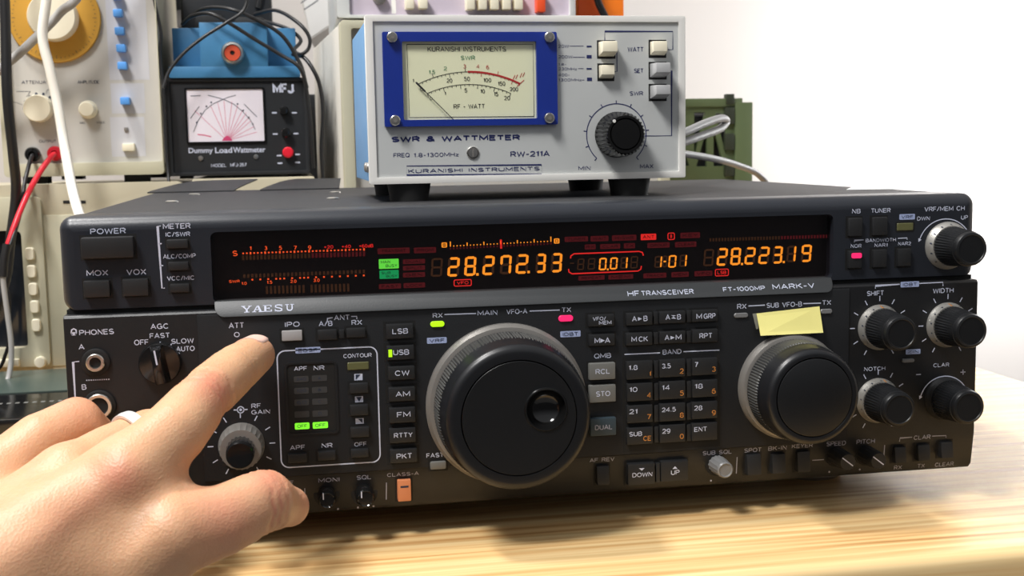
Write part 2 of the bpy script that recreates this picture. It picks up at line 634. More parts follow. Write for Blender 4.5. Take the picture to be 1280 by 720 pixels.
def wood_mat():
    m = bpy.data.materials.new('pine_wood')
    m.use_nodes = True
    nt = m.node_tree
    b = nt.nodes['Principled BSDF']
    tc = nt.nodes.new('ShaderNodeTexCoord')
    mp = nt.nodes.new('ShaderNodeMapping')
    mp.inputs['Scale'].default_value = (1.1, 52, 52)
    mp.inputs['Rotation'].default_value = (0, 0, 0.03)
    nt.links.new(tc.outputs['Object'], mp.inputs['Vector'])
    wv = nt.nodes.new('ShaderNodeTexNoise')
    wv.inputs['Scale'].default_value = 3.2
    wv.inputs['Detail'].default_value = 5
    wv.inputs['Distortion'].default_value = 0.6
    nt.links.new(mp.outputs['Vector'], wv.inputs['Vector'])
    cr = nt.nodes.new('ShaderNodeValToRGB')
    e = cr.color_ramp.elements
    e[0].position, e[0].color = 0.30, (*srgb(196, 146, 88), 1)
    e[1].position, e[1].color = 0.62, (*srgb(240, 210, 155), 1)
    x = e.new(0.45)
    x.color = (*srgb(228, 188, 130), 1)
    nt.links.new(wv.outputs['Fac'], cr.inputs['Fac'])
    # darker year rings
    mp2 = nt.nodes.new('ShaderNodeMapping')
    mp2.inputs['Scale'].default_value = (0.9, 6, 6)
    nt.links.new(tc.outputs['Object'], mp2.inputs['Vector'])
    w2 = nt.nodes.new('ShaderNodeTexWave')
    w2.wave_type = 'BANDS'
    w2.bands_direction = 'Y'
    w2.inputs['Scale'].default_value = 4.5
    w2.inputs['Distortion'].default_value = 5.0
    w2.inputs['Detail'].default_value = 2.5
    w2.inputs['Detail Scale'].default_value = 1.2
    nt.links.new(mp2.outputs['Vector'], w2.inputs['Vector'])
    c2 = nt.nodes.new('ShaderNodeValToRGB')
    c2.color_ramp.elements[0].position = 0.0
    c2.color_ramp.elements[0].color = (0.72, 0.60, 0.46, 1)
    c2.color_ramp.elements[1].position = 0.35
    c2.color_ramp.elements[1].color = (1, 1, 1, 1)
    nt.links.new(w2.outputs['Fac'], c2.inputs['Fac'])
    mx = nt.nodes.new('ShaderNodeMix')
    mx.data_type = 'RGBA'
    mx.blend_type = 'MULTIPLY'
    mx.inputs['Factor'].default_value = 0.55
    nt.links.new(cr.outputs['Color'], mx.inputs['A'])
    nt.links.new(c2.outputs['Color'], mx.inputs['B'])
    nt.links.new(mx.outputs['Result'], b.inputs['Base Color'])
    b.inputs['Roughness'].default_value = 0.42
    return m


M['wood'] = wood_mat()
T = empty('table', 'pale pine table carrying the radio equipment, with a rounded front edge', 'table', (50, 340, -750))
tp = MB()
tp.box(-560, 598, -78, 790, TZ - 30, TZ)
tp.build('tabletop', M['wood'], T, bev=6, seg=4)
for lx in (-520, 555):
    for ly in (-40, 750):
        MB().box(lx - 30, lx + 30, ly - 30, ly + 30, -750, TZ - 30).build('leg', M['wood'], T, bev=4)

# ------------------------------------------------------------------ transceiver
R = empty('radio_transceiver', 'wide charcoal radio transceiver with orange digit display and two big tuning dials', 'radio', (205, 160, TZ))


def yp(z):                                    # front of the lower panel; its lowest strip leans back
    return -3.0 if z > 19 else -3.0 + (19 - z) * 0.14


def ypt(z):
    return yp(z) - 0.12


def hull(x0, x1, pts, mb):                    # profile (y, z) swept along x
    n = len(pts)
    vs = [(x0, y, z) for y, z in pts] + [(x1, y, z) for y, z in pts]
    fs = [(i, (i + 1) % n, n + (i + 1) % n, n + i) for i in range(n)]
    fs += [tuple(range(n))[::-1], tuple(n + i for i in range(n))]
    return mb.add(vs, fs)


# cover: steel box behind the moulded front
mb = MB().box(5, 405, 20, 322, 2, 132.3)
mb.build('cover', M['case'], R, bev=2.5, seg=3)
for u, v in ((215, 252.8), (243, 243.6), (416, 248.8), (419, 241)):
    d = RC.T @ np.array([(u - 640) / FPX, (v - 360) / FPX, 1.0])
    t = (132.3 - CAM[2]) / d[2]
    p = CAM + d * t
    m2 = MB()
    m2.add([(p[0] + 3.4 * math.cos(a) * q, p[1] + 3.4 * math.sin(a) * q, 132.3 + h) for q, h in ((1, 0), (1, 0.5), (0.7, 1.0)) for a in [2 * PI * k / 16 for k in range(16)]],
           [(r * 16 + k, r * 16 + (k + 1) % 16, (r + 1) * 16 + (k + 1) % 16, (r + 1) * 16 + k) for r in range(2) for k in range(16)] + [tuple(32 + k for k in range(16))])
    m2.build('screw', M['steel'], R)
for fx, fy in ((60, 52), (352, 54), (50, 290), (360, 290)):
    mb = MB()
    k = 28
    rr = [(15, TZ), (17, TZ + 2), (17, TZ + 8), (14, 2.2)]
    vs = [(fx + r * math.cos(2 * PI * i / k), fy + r * math.sin(2 * PI * i / k), z) for r, z in rr for i in range(k)]
    fs = [(a * k + i, a * k + (i + 1) % k, (a + 1) * k + (i + 1) % k, (a + 1) * k + i) for a in range(3) for i in range(k)]
    fs += [tuple(range(k))[::-1], tuple(3 * k + i for i in range(k))]
    mb.add(vs, fs).build('foot', M['dullring'] if fx == 352 else M['rubber'], R)

# moulded front, upper half with the display opening
W0 = F0.at(262, 281, 0)
W1 = F0.at(1041, 349, 0)
wx0, wx1 = W0[0], W1[0]
wz1 = F0.at(640, 279.5, 0)[1]
wz0 = F0.at(160, 386, 0)[1] + 1.1
SEAM = F0.at(160, 386, 0)[1]
mb = MB()
outer = rrect(0, SEAM - 0.5, 410, 132.4, 5.5, 6)
RB = 6.2                                      # the long edges are well rounded
rings = []
for k in range(9):
    t = PI / 2 * k / 8
    i_, y_ = RB * (1 - math.sin(t)), RB * (1 - math.cos(t))
    rings.append((rrect(i_, SEAM - .5 + i_ * .15, 410 - i_, 132.4 - i_, max(5.5 - i_, .4), 6), y_))
rings.append((rings[-1][0], 24.0))
n = len(rings[0][0])
vs = [(x, y, z) for o_, y in rings for x, z in o_]
mb.add(vs, [(r * n + i, r * n + (i + 1) % n, (r + 1) * n + (i + 1) % n, (r + 1) * n + i) for r in range(len(rings) - 1) for i in range(n)])
mb.frame_plate(rings[0][0], [rrect(wx0, wz0, wx1, wz1, 2.5, 4)], 0, 12)
mb.build('upper_front_bezel', M['bezel'], R, smooth=50)
# lower half
mb = MB()
prof = [(-3 + 1.2, SEAM - 1.6), (-3, SEAM - 2.8), (-3, 19), (yp(3.5), 3.5), (yp(0) + 1.5, 1.2), (5, 0.4), (24, 0.4), (24, SEAM - 1.6)]
hull(0.6, 409.4, prof, mb)
mb.build('lower_front_panel', M['panel'], R, bev=0.9, seg=2)
# dark joint between the halves
MB().box(1.5, 408.5, 1.8, 22, SEAM - 2.2, SEAM + 0.2).build('panel_joint', M['well'], R)

# slightly raised middle field, and its two upright seams
xs0 = F0.at(249, 450, -3)[0]
xs1 = F0.at(1060, 420, -3)[0]
mb = MB()
hull(xs0, xs1, [(-3.5, SEAM - 3.4), (-3.7, SEAM - 4), (-3.7, 19.4), (-3.2, 19), (-2.4, 19), (-2.4, SEAM - 3.4)], mb)
mb.build('middle_field', M['panel'], R)
YF = -3.7


def yq(x, z):
    return (YF if (xs0 < x < xs1 and z > 19.2) else yp(z)) - 0.1


# brand bar under the display
bz1 = F0.at(640, 363.5, -4)[1]
bz0 = F0.at(640, 381.8, -5)[1]
bx0, bx1 = F0.at(267.5, 385, -5)[0], F0.at(1044, 357, -5)[0]
mb = MB()
out = [(bx0, bz1), (bx1 - 0.0, bz1)]
for k in range(7):
    a = math.radians(-90 * k / 6)
    out.append((bx1 - 4 + 4 * math.cos(a), bz0 + 4.5 + 4.5 * math.sin(a)))
for k in range(7):
    a = math.radians(-90 - 90 * k / 6)
    out.append((bx0 + 4 + 4 * math.cos(a), bz0 + 4.5 + 4.5 * math.sin(a)))
n = len(out)
fy = lambda z: -5.2 + (z - bz0) / (bz1 - bz0) * 4.2
vs = [(x, fy(z), z) for x, z in out] + [(x, 9, z) for x, z in out]
mb.add(vs, [(i, (i + 1) % n, n + (i + 1) % n, n + i) for i in range(n)] + [tuple(range(n))[::-1], tuple(n + i for i in range(n))])
bar = mb.build('brand_bar', M['bar'], R, bev=0.5, seg=2)
fyt = lambda z: fy(z) - 0.12


def T2(mb, s, x0, y0, x1, y1, y=None, plane=None, frame=F0, bold=0.022):
    """lettering s, bottom left photo pixel (x0,y0), top right pixel (x1,y1)"""
    pl = plane if plane is not None else (YF if y is None else y)
    a, b = frame.at(x0, y0, pl), frame.at(x1, y1, pl)
    mb.text(s, a, b, (lambda z, c=(a[0] + b[0]) / 2: yq(c, z)) if y is None else y, bold)


def L2(mb, pts, w=0.45, y=None, plane=None, frame=F0, closed=False):
    pl = plane if plane is not None else (YF if y is None else y)
    q = [frame.at(u, v, pl) for u, v in pts]
    c = q[0][0]
    mb.line(q, w, (lambda z: yq(c, z)) if y is None else y, closed)


# slab-serif brand lettering, drawn stroke by stroke
def slab_letters(mb, word, x0, z0, x1, z1, y):
    adv = (x1 - x0) / len(word)
    h = z1 - z0

    def q(ax, az, bx, bz, cx, cz, dx, dz, ox, w):
        P = [(ox + a * w, z0 + b * h) for a, b in ((ax, az), (bx, bz), (cx, cz), (dx, dz))]
        mb.poly([(a, y(b), b) for a, b in P])
    for i, ch in enumerate(word):
        ox, w = x0 + adv * i, adv * (1.0 if ch in 'YA' else 0.88)
        bar_ = lambda a, b, c, d: q(a, b, c, b, c, d, a, d, ox, w)
        if ch == 'Y':
            q(.08, .92, .26, .92, .58, .45, .44, .40, ox, w)
            q(.74, .92, .88, .92, .58, .40, .46, .45, ox, w)
            bar_(.42, .05, .60, .46); bar_(.28, 0, .74, .10); bar_(0, .90, .38, 1); bar_(.62, .90, 1, 1)
        elif ch == 'A':
            q(.10, .08, .22, .08, .54, .98, .44, .98, ox, w)
            q(.68, .08, .88, .08, .62, .98, .44, .98, ox, w)
            bar_(.28, .30, .72, .40); bar_(0, 0, .36, .10); bar_(.58, 0, 1, .10)
        elif ch == 'E':
            bar_(.12, 0, .34, 1); bar_(0, 0, .92, .10); bar_(0, .90, .90, 1); bar_(.3, .46, .66, .56)
            bar_(.80, 0, .92, .30); bar_(.78, .70, .90, 1); bar_(.58, .36, .68, .66)
        elif ch == 'S':
            pts = [(.82, .68), (.80, .88), (.60, .95), (.36, .95), (.16, .86), (.14, .70), (.30, .57), (.62, .46), (.82, .34), (.82, .16), (.62, .05), (.36, .05), (.16, .14), (.14, .34)]
            mb.line([(ox + a * w, z0 + b * h) for a, b in pts], h * 0.15, y)
            bar_(.78, .64, .88, 1); bar_(.08, 0, .18, .36)
        elif ch == 'U':
            pts = [(.24, .95), (.24, .30), (.32, .12), (.50, .06), (.66, .12), (.76, .30), (.76, .95)]
            mb.line([(ox + a * w, z0 + b * h) for a, b in pts], h * 0.17, y)
            bar_(.04, .90, .44, 1); bar_(.58, .90, .96, 1)


mb = MB()
a, b = F0.at(301.5, 391, -4.5), F0.at(369.5, 380.2, -3.5)
slab_letters(mb, 'YAESU', a[0], a[1], b[0], b[1], fyt)
mb.build('brand_word', M['print'], SubOf(bar), flip=False)
for s, x0, y0, x1, y1 in (('HF', 784.5, 370.4, 799, 363.3), ('TRANSCEIVER', 801.5, 369.6, 866.5, 361.2), ('FT-1000MP', 904, 364.7, 956, 357.2), ('MARK-V', 966, 361.8, 1018, 353.6)):
    a, b = F0.at(x0, y0, -3.5), F0.at(x1, y1, -3)
    MB().text(s, a, b, fyt, 0.03).build('brand_word', M['print'], SubOf(bar), flip=False)

# printed lettering of the front
pr = Multi()
for s, x0, y0, x1, y1 in (
        ('POWER', 113, 293, 157, 284.7), ('MOX', 108.3, 345.3, 135, 337.2), ('VOX', 158.3, 344, 182.5, 336),
        ('METER', 203.8, 286.5, 238, 278.8), ('IC/SWR', 207, 296, 237.5, 289.5), ('ALC/COMP', 203.8, 323.7, 244.5, 316.7),
        ('VCC/MIC', 208.8, 351, 243, 344.2), ('NB', 1065, 267, 1075.8, 261), ('TUNER', 1088.8, 266.3, 1113.3, 260),
        ('BANDWIDTH', 1082, 303, 1120, 297.3), ('NOR', 1063.3, 310, 1077, 304.8), ('NAR1', 1093, 309, 1109.5, 303.8),
        ('NAR2', 1122.5, 307, 1138.8, 302), ('VRF/MEM CH', 1155.5, 264.5, 1206, 257.3), ('DWN', 1146.3, 275.8, 1162.5, 270.3), ('UP', 1201.3, 274.5, 1210, 269)):
    T2(pr, s, x0, y0, x1, y1, y=-0.12)
L2(pr, [(201, 282.5), (197, 283), (202.5, 360.5), (206, 360)], 0.5, -0.12)
L2(pr, [(198.6, 304.6), (202, 304.5)], 0.5, -0.12)
L2(pr, [(200.5, 332), (204, 332)], 0.5, -0.12)
L2(pr, [(1068, 303), (1068, 300.6), (1079.5, 299.8)], 0.4, -0.12)
L2(pr, [(1122.5, 298), (1133.8, 297.3), (1133.8, 299.5)], 0.4, -0.12)
for s, x0, y0, x1, y1 in (
        ('AGC', 188, 412, 210.5, 404.3), ('FAST', 187, 423.5, 212, 416), ('OFF', 167.5, 432, 185.5, 424.3), ('SLOW', 214, 430.3, 242, 422.7),
        ('AUTO', 220, 440, 243, 432.3), ('ATT', 286, 410.7, 305, 402.8), ('0', 292.5, 421.6, 299.5, 414.8), ('PHONES', 98.8, 419.7, 142, 411),
        ('A', 98, 437.5, 105, 430.5), ('B', 102, 487.7, 107.5, 480.5), ('RF', 314.3, 510.5, 326, 504), ('GAIN', 314.3, 518.2, 337.5, 511.4),
        ('CONTOUR', 429.3, 447.8, 464.5, 441), ('APF', 362.5, 562.7, 381.3, 555.8), ('NR', 402, 560, 415.5, 553.5), ('OFF', 443, 558.3, 458.3, 552),
        ('IPO', 356, 409, 374.5, 401.8), ('ANT', 417.5, 400.5, 437, 393.2), ('A/B', 398.5, 408, 415.5, 400.8), ('RX', 439.5, 406.5, 452.5, 399.5),
        ('RX', 541, 397.5, 553.3, 391), ('MAIN', 597, 394.5, 621.8, 387.3), ('VFO-A', 633, 393, 659, 385.5), ('TX', 702, 390.5, 713.8, 383.8),
        ('FAST', 533, 572.5, 554.5, 565.5), ('QMB', 742.5, 448.3, 763.8, 441), ('BAND', 828.3, 443.3, 851.8, 436),
        ('RX', 921.3, 386.5, 933, 379.5), ('SUB VFO-B', 958, 385, 1002.5, 376.8), ('TX', 1027.5, 381.5, 1038.8, 375),
        ('SHIFT', 1084.3, 370.3, 1105.8, 363.2), ('WIDTH', 1167, 367, 1193, 359.8), ('NOTCH', 1080.8, 464.5, 1107.5, 458), ('CLAR', 1167.5, 459.5, 1187.5, 453.5)
        ):
    T2(pr, s, x0, y0, x1, y1)
L2(pr, [(1201.5, 465.6), (1207.8, 465.2)], 0.45)
L2(pr, [(1204.6, 462.2), (1204.8, 468.6)], 0.45)
L2(pr, [(1146, 468.6), (1152, 468.2)], 0.45)
L2(pr, [(98.8, 452), (91, 453), (94, 503), (100, 503)], 0.5)
for k in range(11):
    u = 107.5 + 2.75 * k
    L2(pr, [(u, 475.8 - k * 0.13), (u + 1.4, 475.7 - k * 0.13)], 0.5)
hp = [(90, 419.5), (88.7, 416), (89.2, 412.8), (91.9, 411.2), (94.6, 412.6), (95.1, 416), (93.8, 419.3)]
L2(pr, hp, 0.5)
L2(pr, [(90.4, 415.6), (90.6, 419.8)], 0.9)
L2(pr, [(93.5, 415.5), (93.3, 419.6)], 0.9)
for (a, b) in (((185.8, 432.5), (189.3, 435.5)), ((200, 427.5), (200.1, 432)), ((214.2, 430), (211.8, 434.5)), ((222.8, 441), (224.3, 442.6))):
    L2(pr, [a, b], 0.5)
L2(pr, [(292, 512.5), (297, 512.3)], 0.5)
L2(pr, [(304.5, 512), (309.5, 511.7)], 0.5)
c = F0.at(300.8, 512.2, YF)
pr.line([(c[0] + 1.35 * math.cos(k * PI / 8), c[1] + 1.35 * math.sin(k * PI / 8)) for k in range(16)], 0.45, YF - 0.1, closed=True)
pr.disc(c[0], c[1], 0.6, YF - 0.1)
L2(pr, [(409, 402.5), (409.3, 398), (415.8, 397)], 0.4)
L2(pr, [(439, 395.5), (446, 395.4), (446, 398.6)], 0.4)
L2(pr, [(555.5, 393), (595, 391.8)], 0.5)
L2(pr, [(662, 388.8), (699.5, 387.5)], 0.5)
L2(pr, [(780.5, 443), (825, 441)], 0.5)
L2(pr, [(854.3, 439.5), (899.3, 437.5)], 0.5)
L2(pr, [(935.5, 382.5), (956, 381.3)], 0.5)
L2(pr, [(1004, 379.5), (1026, 378.8)], 0.5)
L2(pr, [(1095, 361), (1095, 357.5), (1125.5, 355.5)], 0.5)
L2(pr, [(1148.8, 354.5), (1179.5, 353), (1179.5, 357.5)], 0.5)
# frame round the DSP field
q = [F0.at(u, v, YF) for u, v in ((347, 439), (471.5, 433), (475, 577), (351, 585))]
ex0, ex1 = (q[0][0] + q[3][0]) / 2, (q[1][0] + q[2][0]) / 2
ez1, ez0 = (q[0][1] + q[1][1]) / 2, (q[2][1] + q[3][1]) / 2
pr.line(rrect(ex0, ez0, ex1, ez1, 3.4, 6), 0.55, YF - 0.1, closed=True)
pr.build(M['print'], R)

# lettering of the leaning lower strip, its shade put into the ink
pl_ = Multi()
for s, x0, y0, x1, y1 in (
        ('CLASS-A', 483.8, 595.8, 523.3, 588.4), ('MONI', 398, 603, 424.3, 595.8), ('SQL', 445.8, 599.5, 463.8, 592.5), ('RF', 353, 606, 367, 600),
        ('AF REV', 736.5, 577.5, 767.5, 570.5), ('SUB SQL', 877.5, 568.8, 914, 561), ('SPOT', 929.5, 565.5, 951, 558.5), ('BK-IN', 959.3, 563, 982.5, 556),
        ('KEYER', 988.8, 560, 1015, 553.2), ('SPEED', 1032, 557.5, 1056.3, 549.8), ('PITCH', 1069.5, 555, 1092.5, 547.5), ('CLAR', 1140.8, 549.5, 1162, 542.5),
        ('RX', 1118.8, 588, 1128.8, 582), ('TX', 1148, 586, 1157.5, 580), ('CLEAR', 1170, 584.5, 1193.8, 577.5)):
    T2(pl_, s, x0, y0, x1, y1, plane=-2)
for pts in ([(483, 603), (483, 625)], [(381, 610), (381, 624)], [(921, 571), (921, 592.5)], [(1105, 556), (1105, 576)], [(1015.5, 575.5), (1030, 574.5)],
            [(1123.3, 551.5), (1123.7, 547), (1138.8, 545.8)], [(1163.8, 544.5), (1181.3, 543.8), (1181.3, 546.5)]):
    L2(pl_, pts, 0.4, plane=-2)
for u, v in ((422.5, 636), (447.5, 634), (466.8, 632.5), (888.3, 600.5), (1036, 589.5), (1074, 586.5)):
    c = F0.at(u, v, -0.5)
    pl_.disc(c[0], c[1], 0.45, ypt(c[1]))
pl_.build(M['printdim'], R)

# ---- buttons


def button(tl, br, proud=2.2, m='button', cap=(), well=0.9, name='push_button', bev=0.5, y=None, slope=0.0):
    yb = 0.0 if y is None and F0.at(*tl, 0)[1] > SEAM else YF
    if y is not None:
        yb = y
    yf = yb - proud
    a, b = F0.at(*tl, yf), F0.at(*br, yf)
    x0, x1, z0, z1 = a[0], b[0], b[1], a[1]
    if yb == YF and z1 < 21:
        yb, yf = -3.0, -3.0 - proud
    mb = MB()
    mb.hexa([(x0, yf, z0), (x1, yf, z0), (x1, yf + slope, z1), (x0, yf + slope, z1)], [(x0 - .1, yb + 4, z0 - .1), (x1 + .1, yb + 4, z0 - .1), (x1 + .1, yb + 4, z1 + .1), (x0 - .1, yb + 4, z1 + .1)])
    o = mb.build(name, M[m], R, bev=bev, seg=2)
    if well:
        zc = (z0 + z1) / 2
        yw = (lambda z: ypt(z)) if zc < 19 else (lambda z: yb - 0.06)
        MB().rect(x0 - well, z0 - well, x1 + well, z1 + well, yw).build('button_well', M['well'], SubOf(o), flip=False)
    yt = yf - 0.08
    for k, (s, u0, w0, u1, w1, col) in enumerate(cap):
        c = MB()
        p0 = F0.at(u0, w0, yt)
        p1 = F0.at(u1, w1, yt)
        if s == '>':
            c.poly([(p0[0], yt, p0[1]), (p1[0], yt, (p0[1] + p1[1]) / 2), (p0[0], yt, p1[1])])
        elif s == '^':
            c.poly([(p0[0], yt, p0[1]), (p1[0], yt, p0[1]), ((p0[0] + p1[0]) / 2, yt, p1[1])])
        elif s == 'v':
            c.poly([(p0[0], yt, p1[1]), (p1[0], yt, p1[1]), ((p0[0] + p1[0]) / 2, yt, p0[1])])
        elif s == '=':
            c.rect(p0[0], p0[1], p1[0], p1[1], yt)
        elif s == '<>':
            h = p1[1] - p0[1]
            w = p1[0] - p0[0]
            c.poly([(p0[0], yt, p1[1] - h * .15), (p1[0], yt, p1[1] - h * .25), (p0[0] + w * .45, yt, p0[1] + h * .55)])
            c.poly([(p1[0], yt, p0[1] + h * .12), (p0[0], yt, p0[1] + h * .25), (p0[0] + w * .55, yt, p0[1] + h * .5)])
        else:
            c.text(s, p0, p1, yt)
        c.build('caption', M[col], SubOf(o), flip=False)
    return o


button((100, 297.5), (167.5, 322), 4.0, name='power_button', bev=0.9)
button((103.8, 351.8), (137.5, 371), 3.0)
button((152.5, 349.5), (185.8, 369.5), 3.0)
for tl, br in (((208, 300), (235, 310)), ((210, 328), (235.8, 337.5)), ((212, 355.5), (237, 365))):
    button(tl, br, 2.4)
for tl, br in (((1061.8, 273), (1078, 295)), ((1092, 272), (1109.5, 293.8)), ((1092, 312.5), (1108.8, 333.8)), ((1123, 311.3), (1138.8, 332.5))):
    button(tl, br, 2.0)
o = button((1061.3, 313.8), (1077.5, 335), 2.0)
a, b = F0.at(1064.5, 323, -2.2), F0.at(1077, 316, -2.2)
MB().prism(rrect(a[0], a[1], b[0], b[1], 0.8), -2.5, -1.9).build('lit_lens', M['led_pink'], SubOf(o))
button((352, 414), (378, 425.5), 1.6, 'palekey')
button((397, 413), (421.3, 424.5), 2.2)
button((433, 411), (457, 421.3), 2.2)
for s, tl, br, c0, c1 in (
        ('LSB', (482.5, 406), (517, 422.5), (490.5, 417.7), (510, 410.2)), ('USB', (483.3, 433), (518, 448.8), (491.5, 444.2), (511.3, 436.5)),
        ('CW', (485, 458.8), (518.8, 473.8), (493.8, 470), (511.8, 462.5)), ('AM', (485.5, 485), (519.3, 500.5), (494.5, 496.3), (512.5, 488.8)),
        ('FM', (486.3, 510.5), (519.5, 527.5), (496.3, 522), (513, 514.3)), ('RTTY', (486.3, 536.3), (520, 552.5), (492.5, 547.7), (515.8, 540.2)),
        ('PKT', (487.5, 562.5), (521.8, 577.5), (495.8, 574), (515, 566.2))):
    cap = [(s, *c0, *c1, 'print')]
    if s == 'USB':
        cap.append(('=', 485.8, 446.5, 490, 437, 'led_green'))
    button(tl, br, 2.2, cap=cap, well=1.1)
for tl, br in (((437, 480), (460.5, 491)), ((437.5, 507), (460.5, 518.8)), ((438, 535), (461.8, 546)), ((438.8, 562.5), (461, 571.5)),
               ((360, 568.3), (384, 578)), ((397, 565), (420, 575))):
    button(tl, br, 2.0)
button((735.5, 394.3), (768, 407), 2.2, cap=[('VFO/', 741, 401, 757.5, 395.6, 'print'), ('MEM', 748.8, 406, 764.3, 400.5, 'print')])
button((736.3, 418.8), (768.8, 431.3), 2.2, cap=[('M', 743.3, 429.3, 750, 422.3, 'print'), ('>', 750.5, 428.5, 756, 423, 'print'), ('A', 756, 429, 762.8, 421.8, 'print')])
button((737, 455), (769.5, 473.8), 2.6, 'greykey', cap=[('RCL', 744.5, 468, 762.5, 460.7, 'print')])
button((737, 482.5), (770, 502), 2.6, 'greykey', cap=[('STO', 745, 496, 762.8, 488.4, 'print')])
button((738.3, 523.8), (770.5, 543.8), 2.6, 'bluekey', cap=[('DUAL', 743.8, 537.8, 765.5, 530.3, 'printdim')])
for tl, br, cap in (
        ((783, 392), (815.8, 405.8), [('A', 790, 402, 796, 395, 'print'), ('>', 797.5, 401, 802.5, 396.2, 'print'), ('B', 804.3, 401.5, 809.5, 394.5, 'print')]),
        ((824.3, 390), (857, 403.3), [('A', 831.8, 400, 837.8, 393, 'print'), ('<>', 838.8, 399.6, 845.2, 392.6, 'print'), ('B', 846.3, 399.4, 851.3, 392.6, 'print')]),
        ((865.5, 388.3), (897.5, 401.3), [('M', 870.5, 399, 877.5, 392, 'print'), ('GRP', 879.5, 398.6, 894.5, 391.4, 'print')]),
        ((782.5, 416.8), (815.8, 430.8), [('M', 789.3, 427.5, 796, 420.8, 'print'), ('CK', 798.3, 427.2, 810, 420.2, 'print')]),
        ((824.5, 415), (857, 428.3), [('A', 830.8, 425.5, 836.8, 418.6, 'print'), ('>', 838, 424.6, 843.6, 419.6, 'print'), ('M', 844.6, 425, 851.8, 418, 'print')]),
        ((865.5, 412.5), (897.5, 427), [('RPT', 874.3, 423.3, 890.5, 416, 'print')])):
    button(tl, br, 2.2, cap=cap)
KEYS = ((('1.8', '1'), ('3.5', '2'), ('7', '3')), (('10', '4'), ('14', '5'), ('18', '6')), (('21', '7'), ('24.5', '8'), ('28', '9')), (('SUB', 'CE'), ('29', '0'), ('ENT', '')))
KR = ((((783, 452.5), (816, 473.3)), ((824.5, 450.5), (856.8, 470.5)), ((865.5, 448.8), (897, 468))),
      (((783.8, 480), (816, 500.5)), ((824.5, 477.5), (857, 498)), ((865.5, 475.8), (897, 495.5))),
      (((783.8, 507.5), (816, 527.5)), ((824.5, 505), (857, 525.5)), ((865, 503), (897, 522.5))),
      (((783.8, 535.5), (816.3, 554.5)), ((825, 532), (857, 552)), ((865, 529.5), (896.8, 549.5))))
WID = {1: 5.0, 2: 10.2, 3: 11.2, 4: 17.5}
for ra, rb in zip(KEYS, KR):
    for (s, d), (tl, br) in zip(ra, rb):
        w = 4.2 if s == '7' else 16 if s in ('SUB', 'ENT') else WID[len(s)]
        cap = [(s, tl[0] + 2.8, tl[1] + 10.4, tl[0] + 2.8 + w, tl[1] + 3.6, 'print')]
        if d:
            dw = 10 if d == 'CE' else 2.2 if d == '1' else 5
            cap.append((d, br[0] - 2.2 - dw, br[1] - 3.2, br[0] - 2.2, br[1] - 10, 'orangeink'))
        button(tl, br, 2.2, cap=cap)
button((785, 580.8), (818.8, 605), 2.4, cap=[('DOWN', 790.5, 597, 815.5, 589.7, 'print'), ('v', 798.8, 588.6, 805.8, 585, 'print')], y=-3)
button((826.3, 577.5), (860.5, 600.5), 2.4, cap=[('UP', 838.8, 593.8, 849.5, 587.2, 'print'), ('^', 840.5, 586.3, 847, 582.6, 'print')], y=-3)
button((538, 578), (558, 586.5), 1.6, 'greykey', bev=0.8)
o = button((497, 601), (514.3, 626.3), 2.0, 'orangekey', y=-3, name='toggle_switch', cap=[('=', 500.7, 610, 510.7, 607, 'ink')])
for tl, br in (((746.8, 583.8), (762.5, 606)), ((935, 570), (952.5, 593.8)), ((966.3, 568.8), (983, 591.8)), ((998, 565.8), (1013.8, 590)),
               ((1120, 560), (1133.8, 578.8)), ((1149, 557.5), (1163.8, 576.3)), ((1178, 553.8), (1192.5, 572.5))):
    button(tl, br, 2.6, y=-3, name='rocker_switch', bev=0.7, slope=1.2)
# narrow webs between the keys
for tl, br in (((424, 412.5), (430.5, 422.5)), ((817, 390), (822.8, 405)), ((858.3, 388.3), (864, 402.5)), ((817, 415.5), (822.8, 430)), ((858.3, 414), (864, 428)),
               ((817.5, 451), (823, 472)), ((858.3, 449), (864, 470)), ((817.5, 479), (823, 500)), ((858.3, 476.5), (864, 497)),
               ((817.5, 506.5), (823, 527)), ((858.3, 504), (864, 524.5)), ((817.8, 533.5), (823.3, 553)), ((858.3, 530.5), (864, 551)), ((820, 579), (825, 603))):
    a, b = F0.at(*tl, YF - 1.0), F0.at(*br, YF - 1.0)
    MB().box(a[0], b[0], YF - 1.2, YF + 1, b[1], a[1]).build('key_web', M['button'], R, bev=0.2)
# dark field under the number keys
a, b = F0.at(778, 446.5, YF), F0.at(900, 557.5, YF)
MB().rect(a[0], b[1], b[0], a[1], YF - 0.04).build('keypad_field', M['well'], R, flip=False)


# ---- lamps and badges
def lamp(tl, br, m, name='lamp', y=YF, h=0.8, rnd=True):
    a, b = F0.at(tl[0], br[1], y - h), F0.at(br[0], tl[1], y - h)
    r = (b[1] - a[1]) * (0.48 if rnd else 0.12)
    mb = MB()
    mb.prism(rrect(a[0], a[1], b[0], b[1], r), y - h, y + 1, inset=0.25, dy=0.3)
    o = mb.build(name, M[m], R)
    if not rnd:
        k = MB()
        k.line(rrect(a[0] - .4, a[1] - .4, b[0] + .4, b[1] + .4, r + .3), 0.8, y - 0.1, closed=True)
        k.build('lamp_rim', M['well'], SubOf(o), flip=False)
    return o


tag(lamp((538.3, 401.3), (555.5, 409), 'led_green'), 'lit green lamp')
tag(lamp((698.5, 393.8), (716.5, 402.3), 'led_pink'), 'lit red lamp')
lamp((918, 391), (935.5, 397.6), 'led_off')
lamp((1026, 386), (1040.6, 392.6), 'led_off')
lamp((1128.5, 448.3), (1143.5, 453.6), 'led_off')
lamp((434.5, 452), (461, 463), 'led_olive', 'lamp_window', rnd=False, h=0.4)
lamp((1121.5, 278.5), (1142, 288.5), 'led_olive', 'lamp_window', y=0.0, rnd=False, h=0.4)


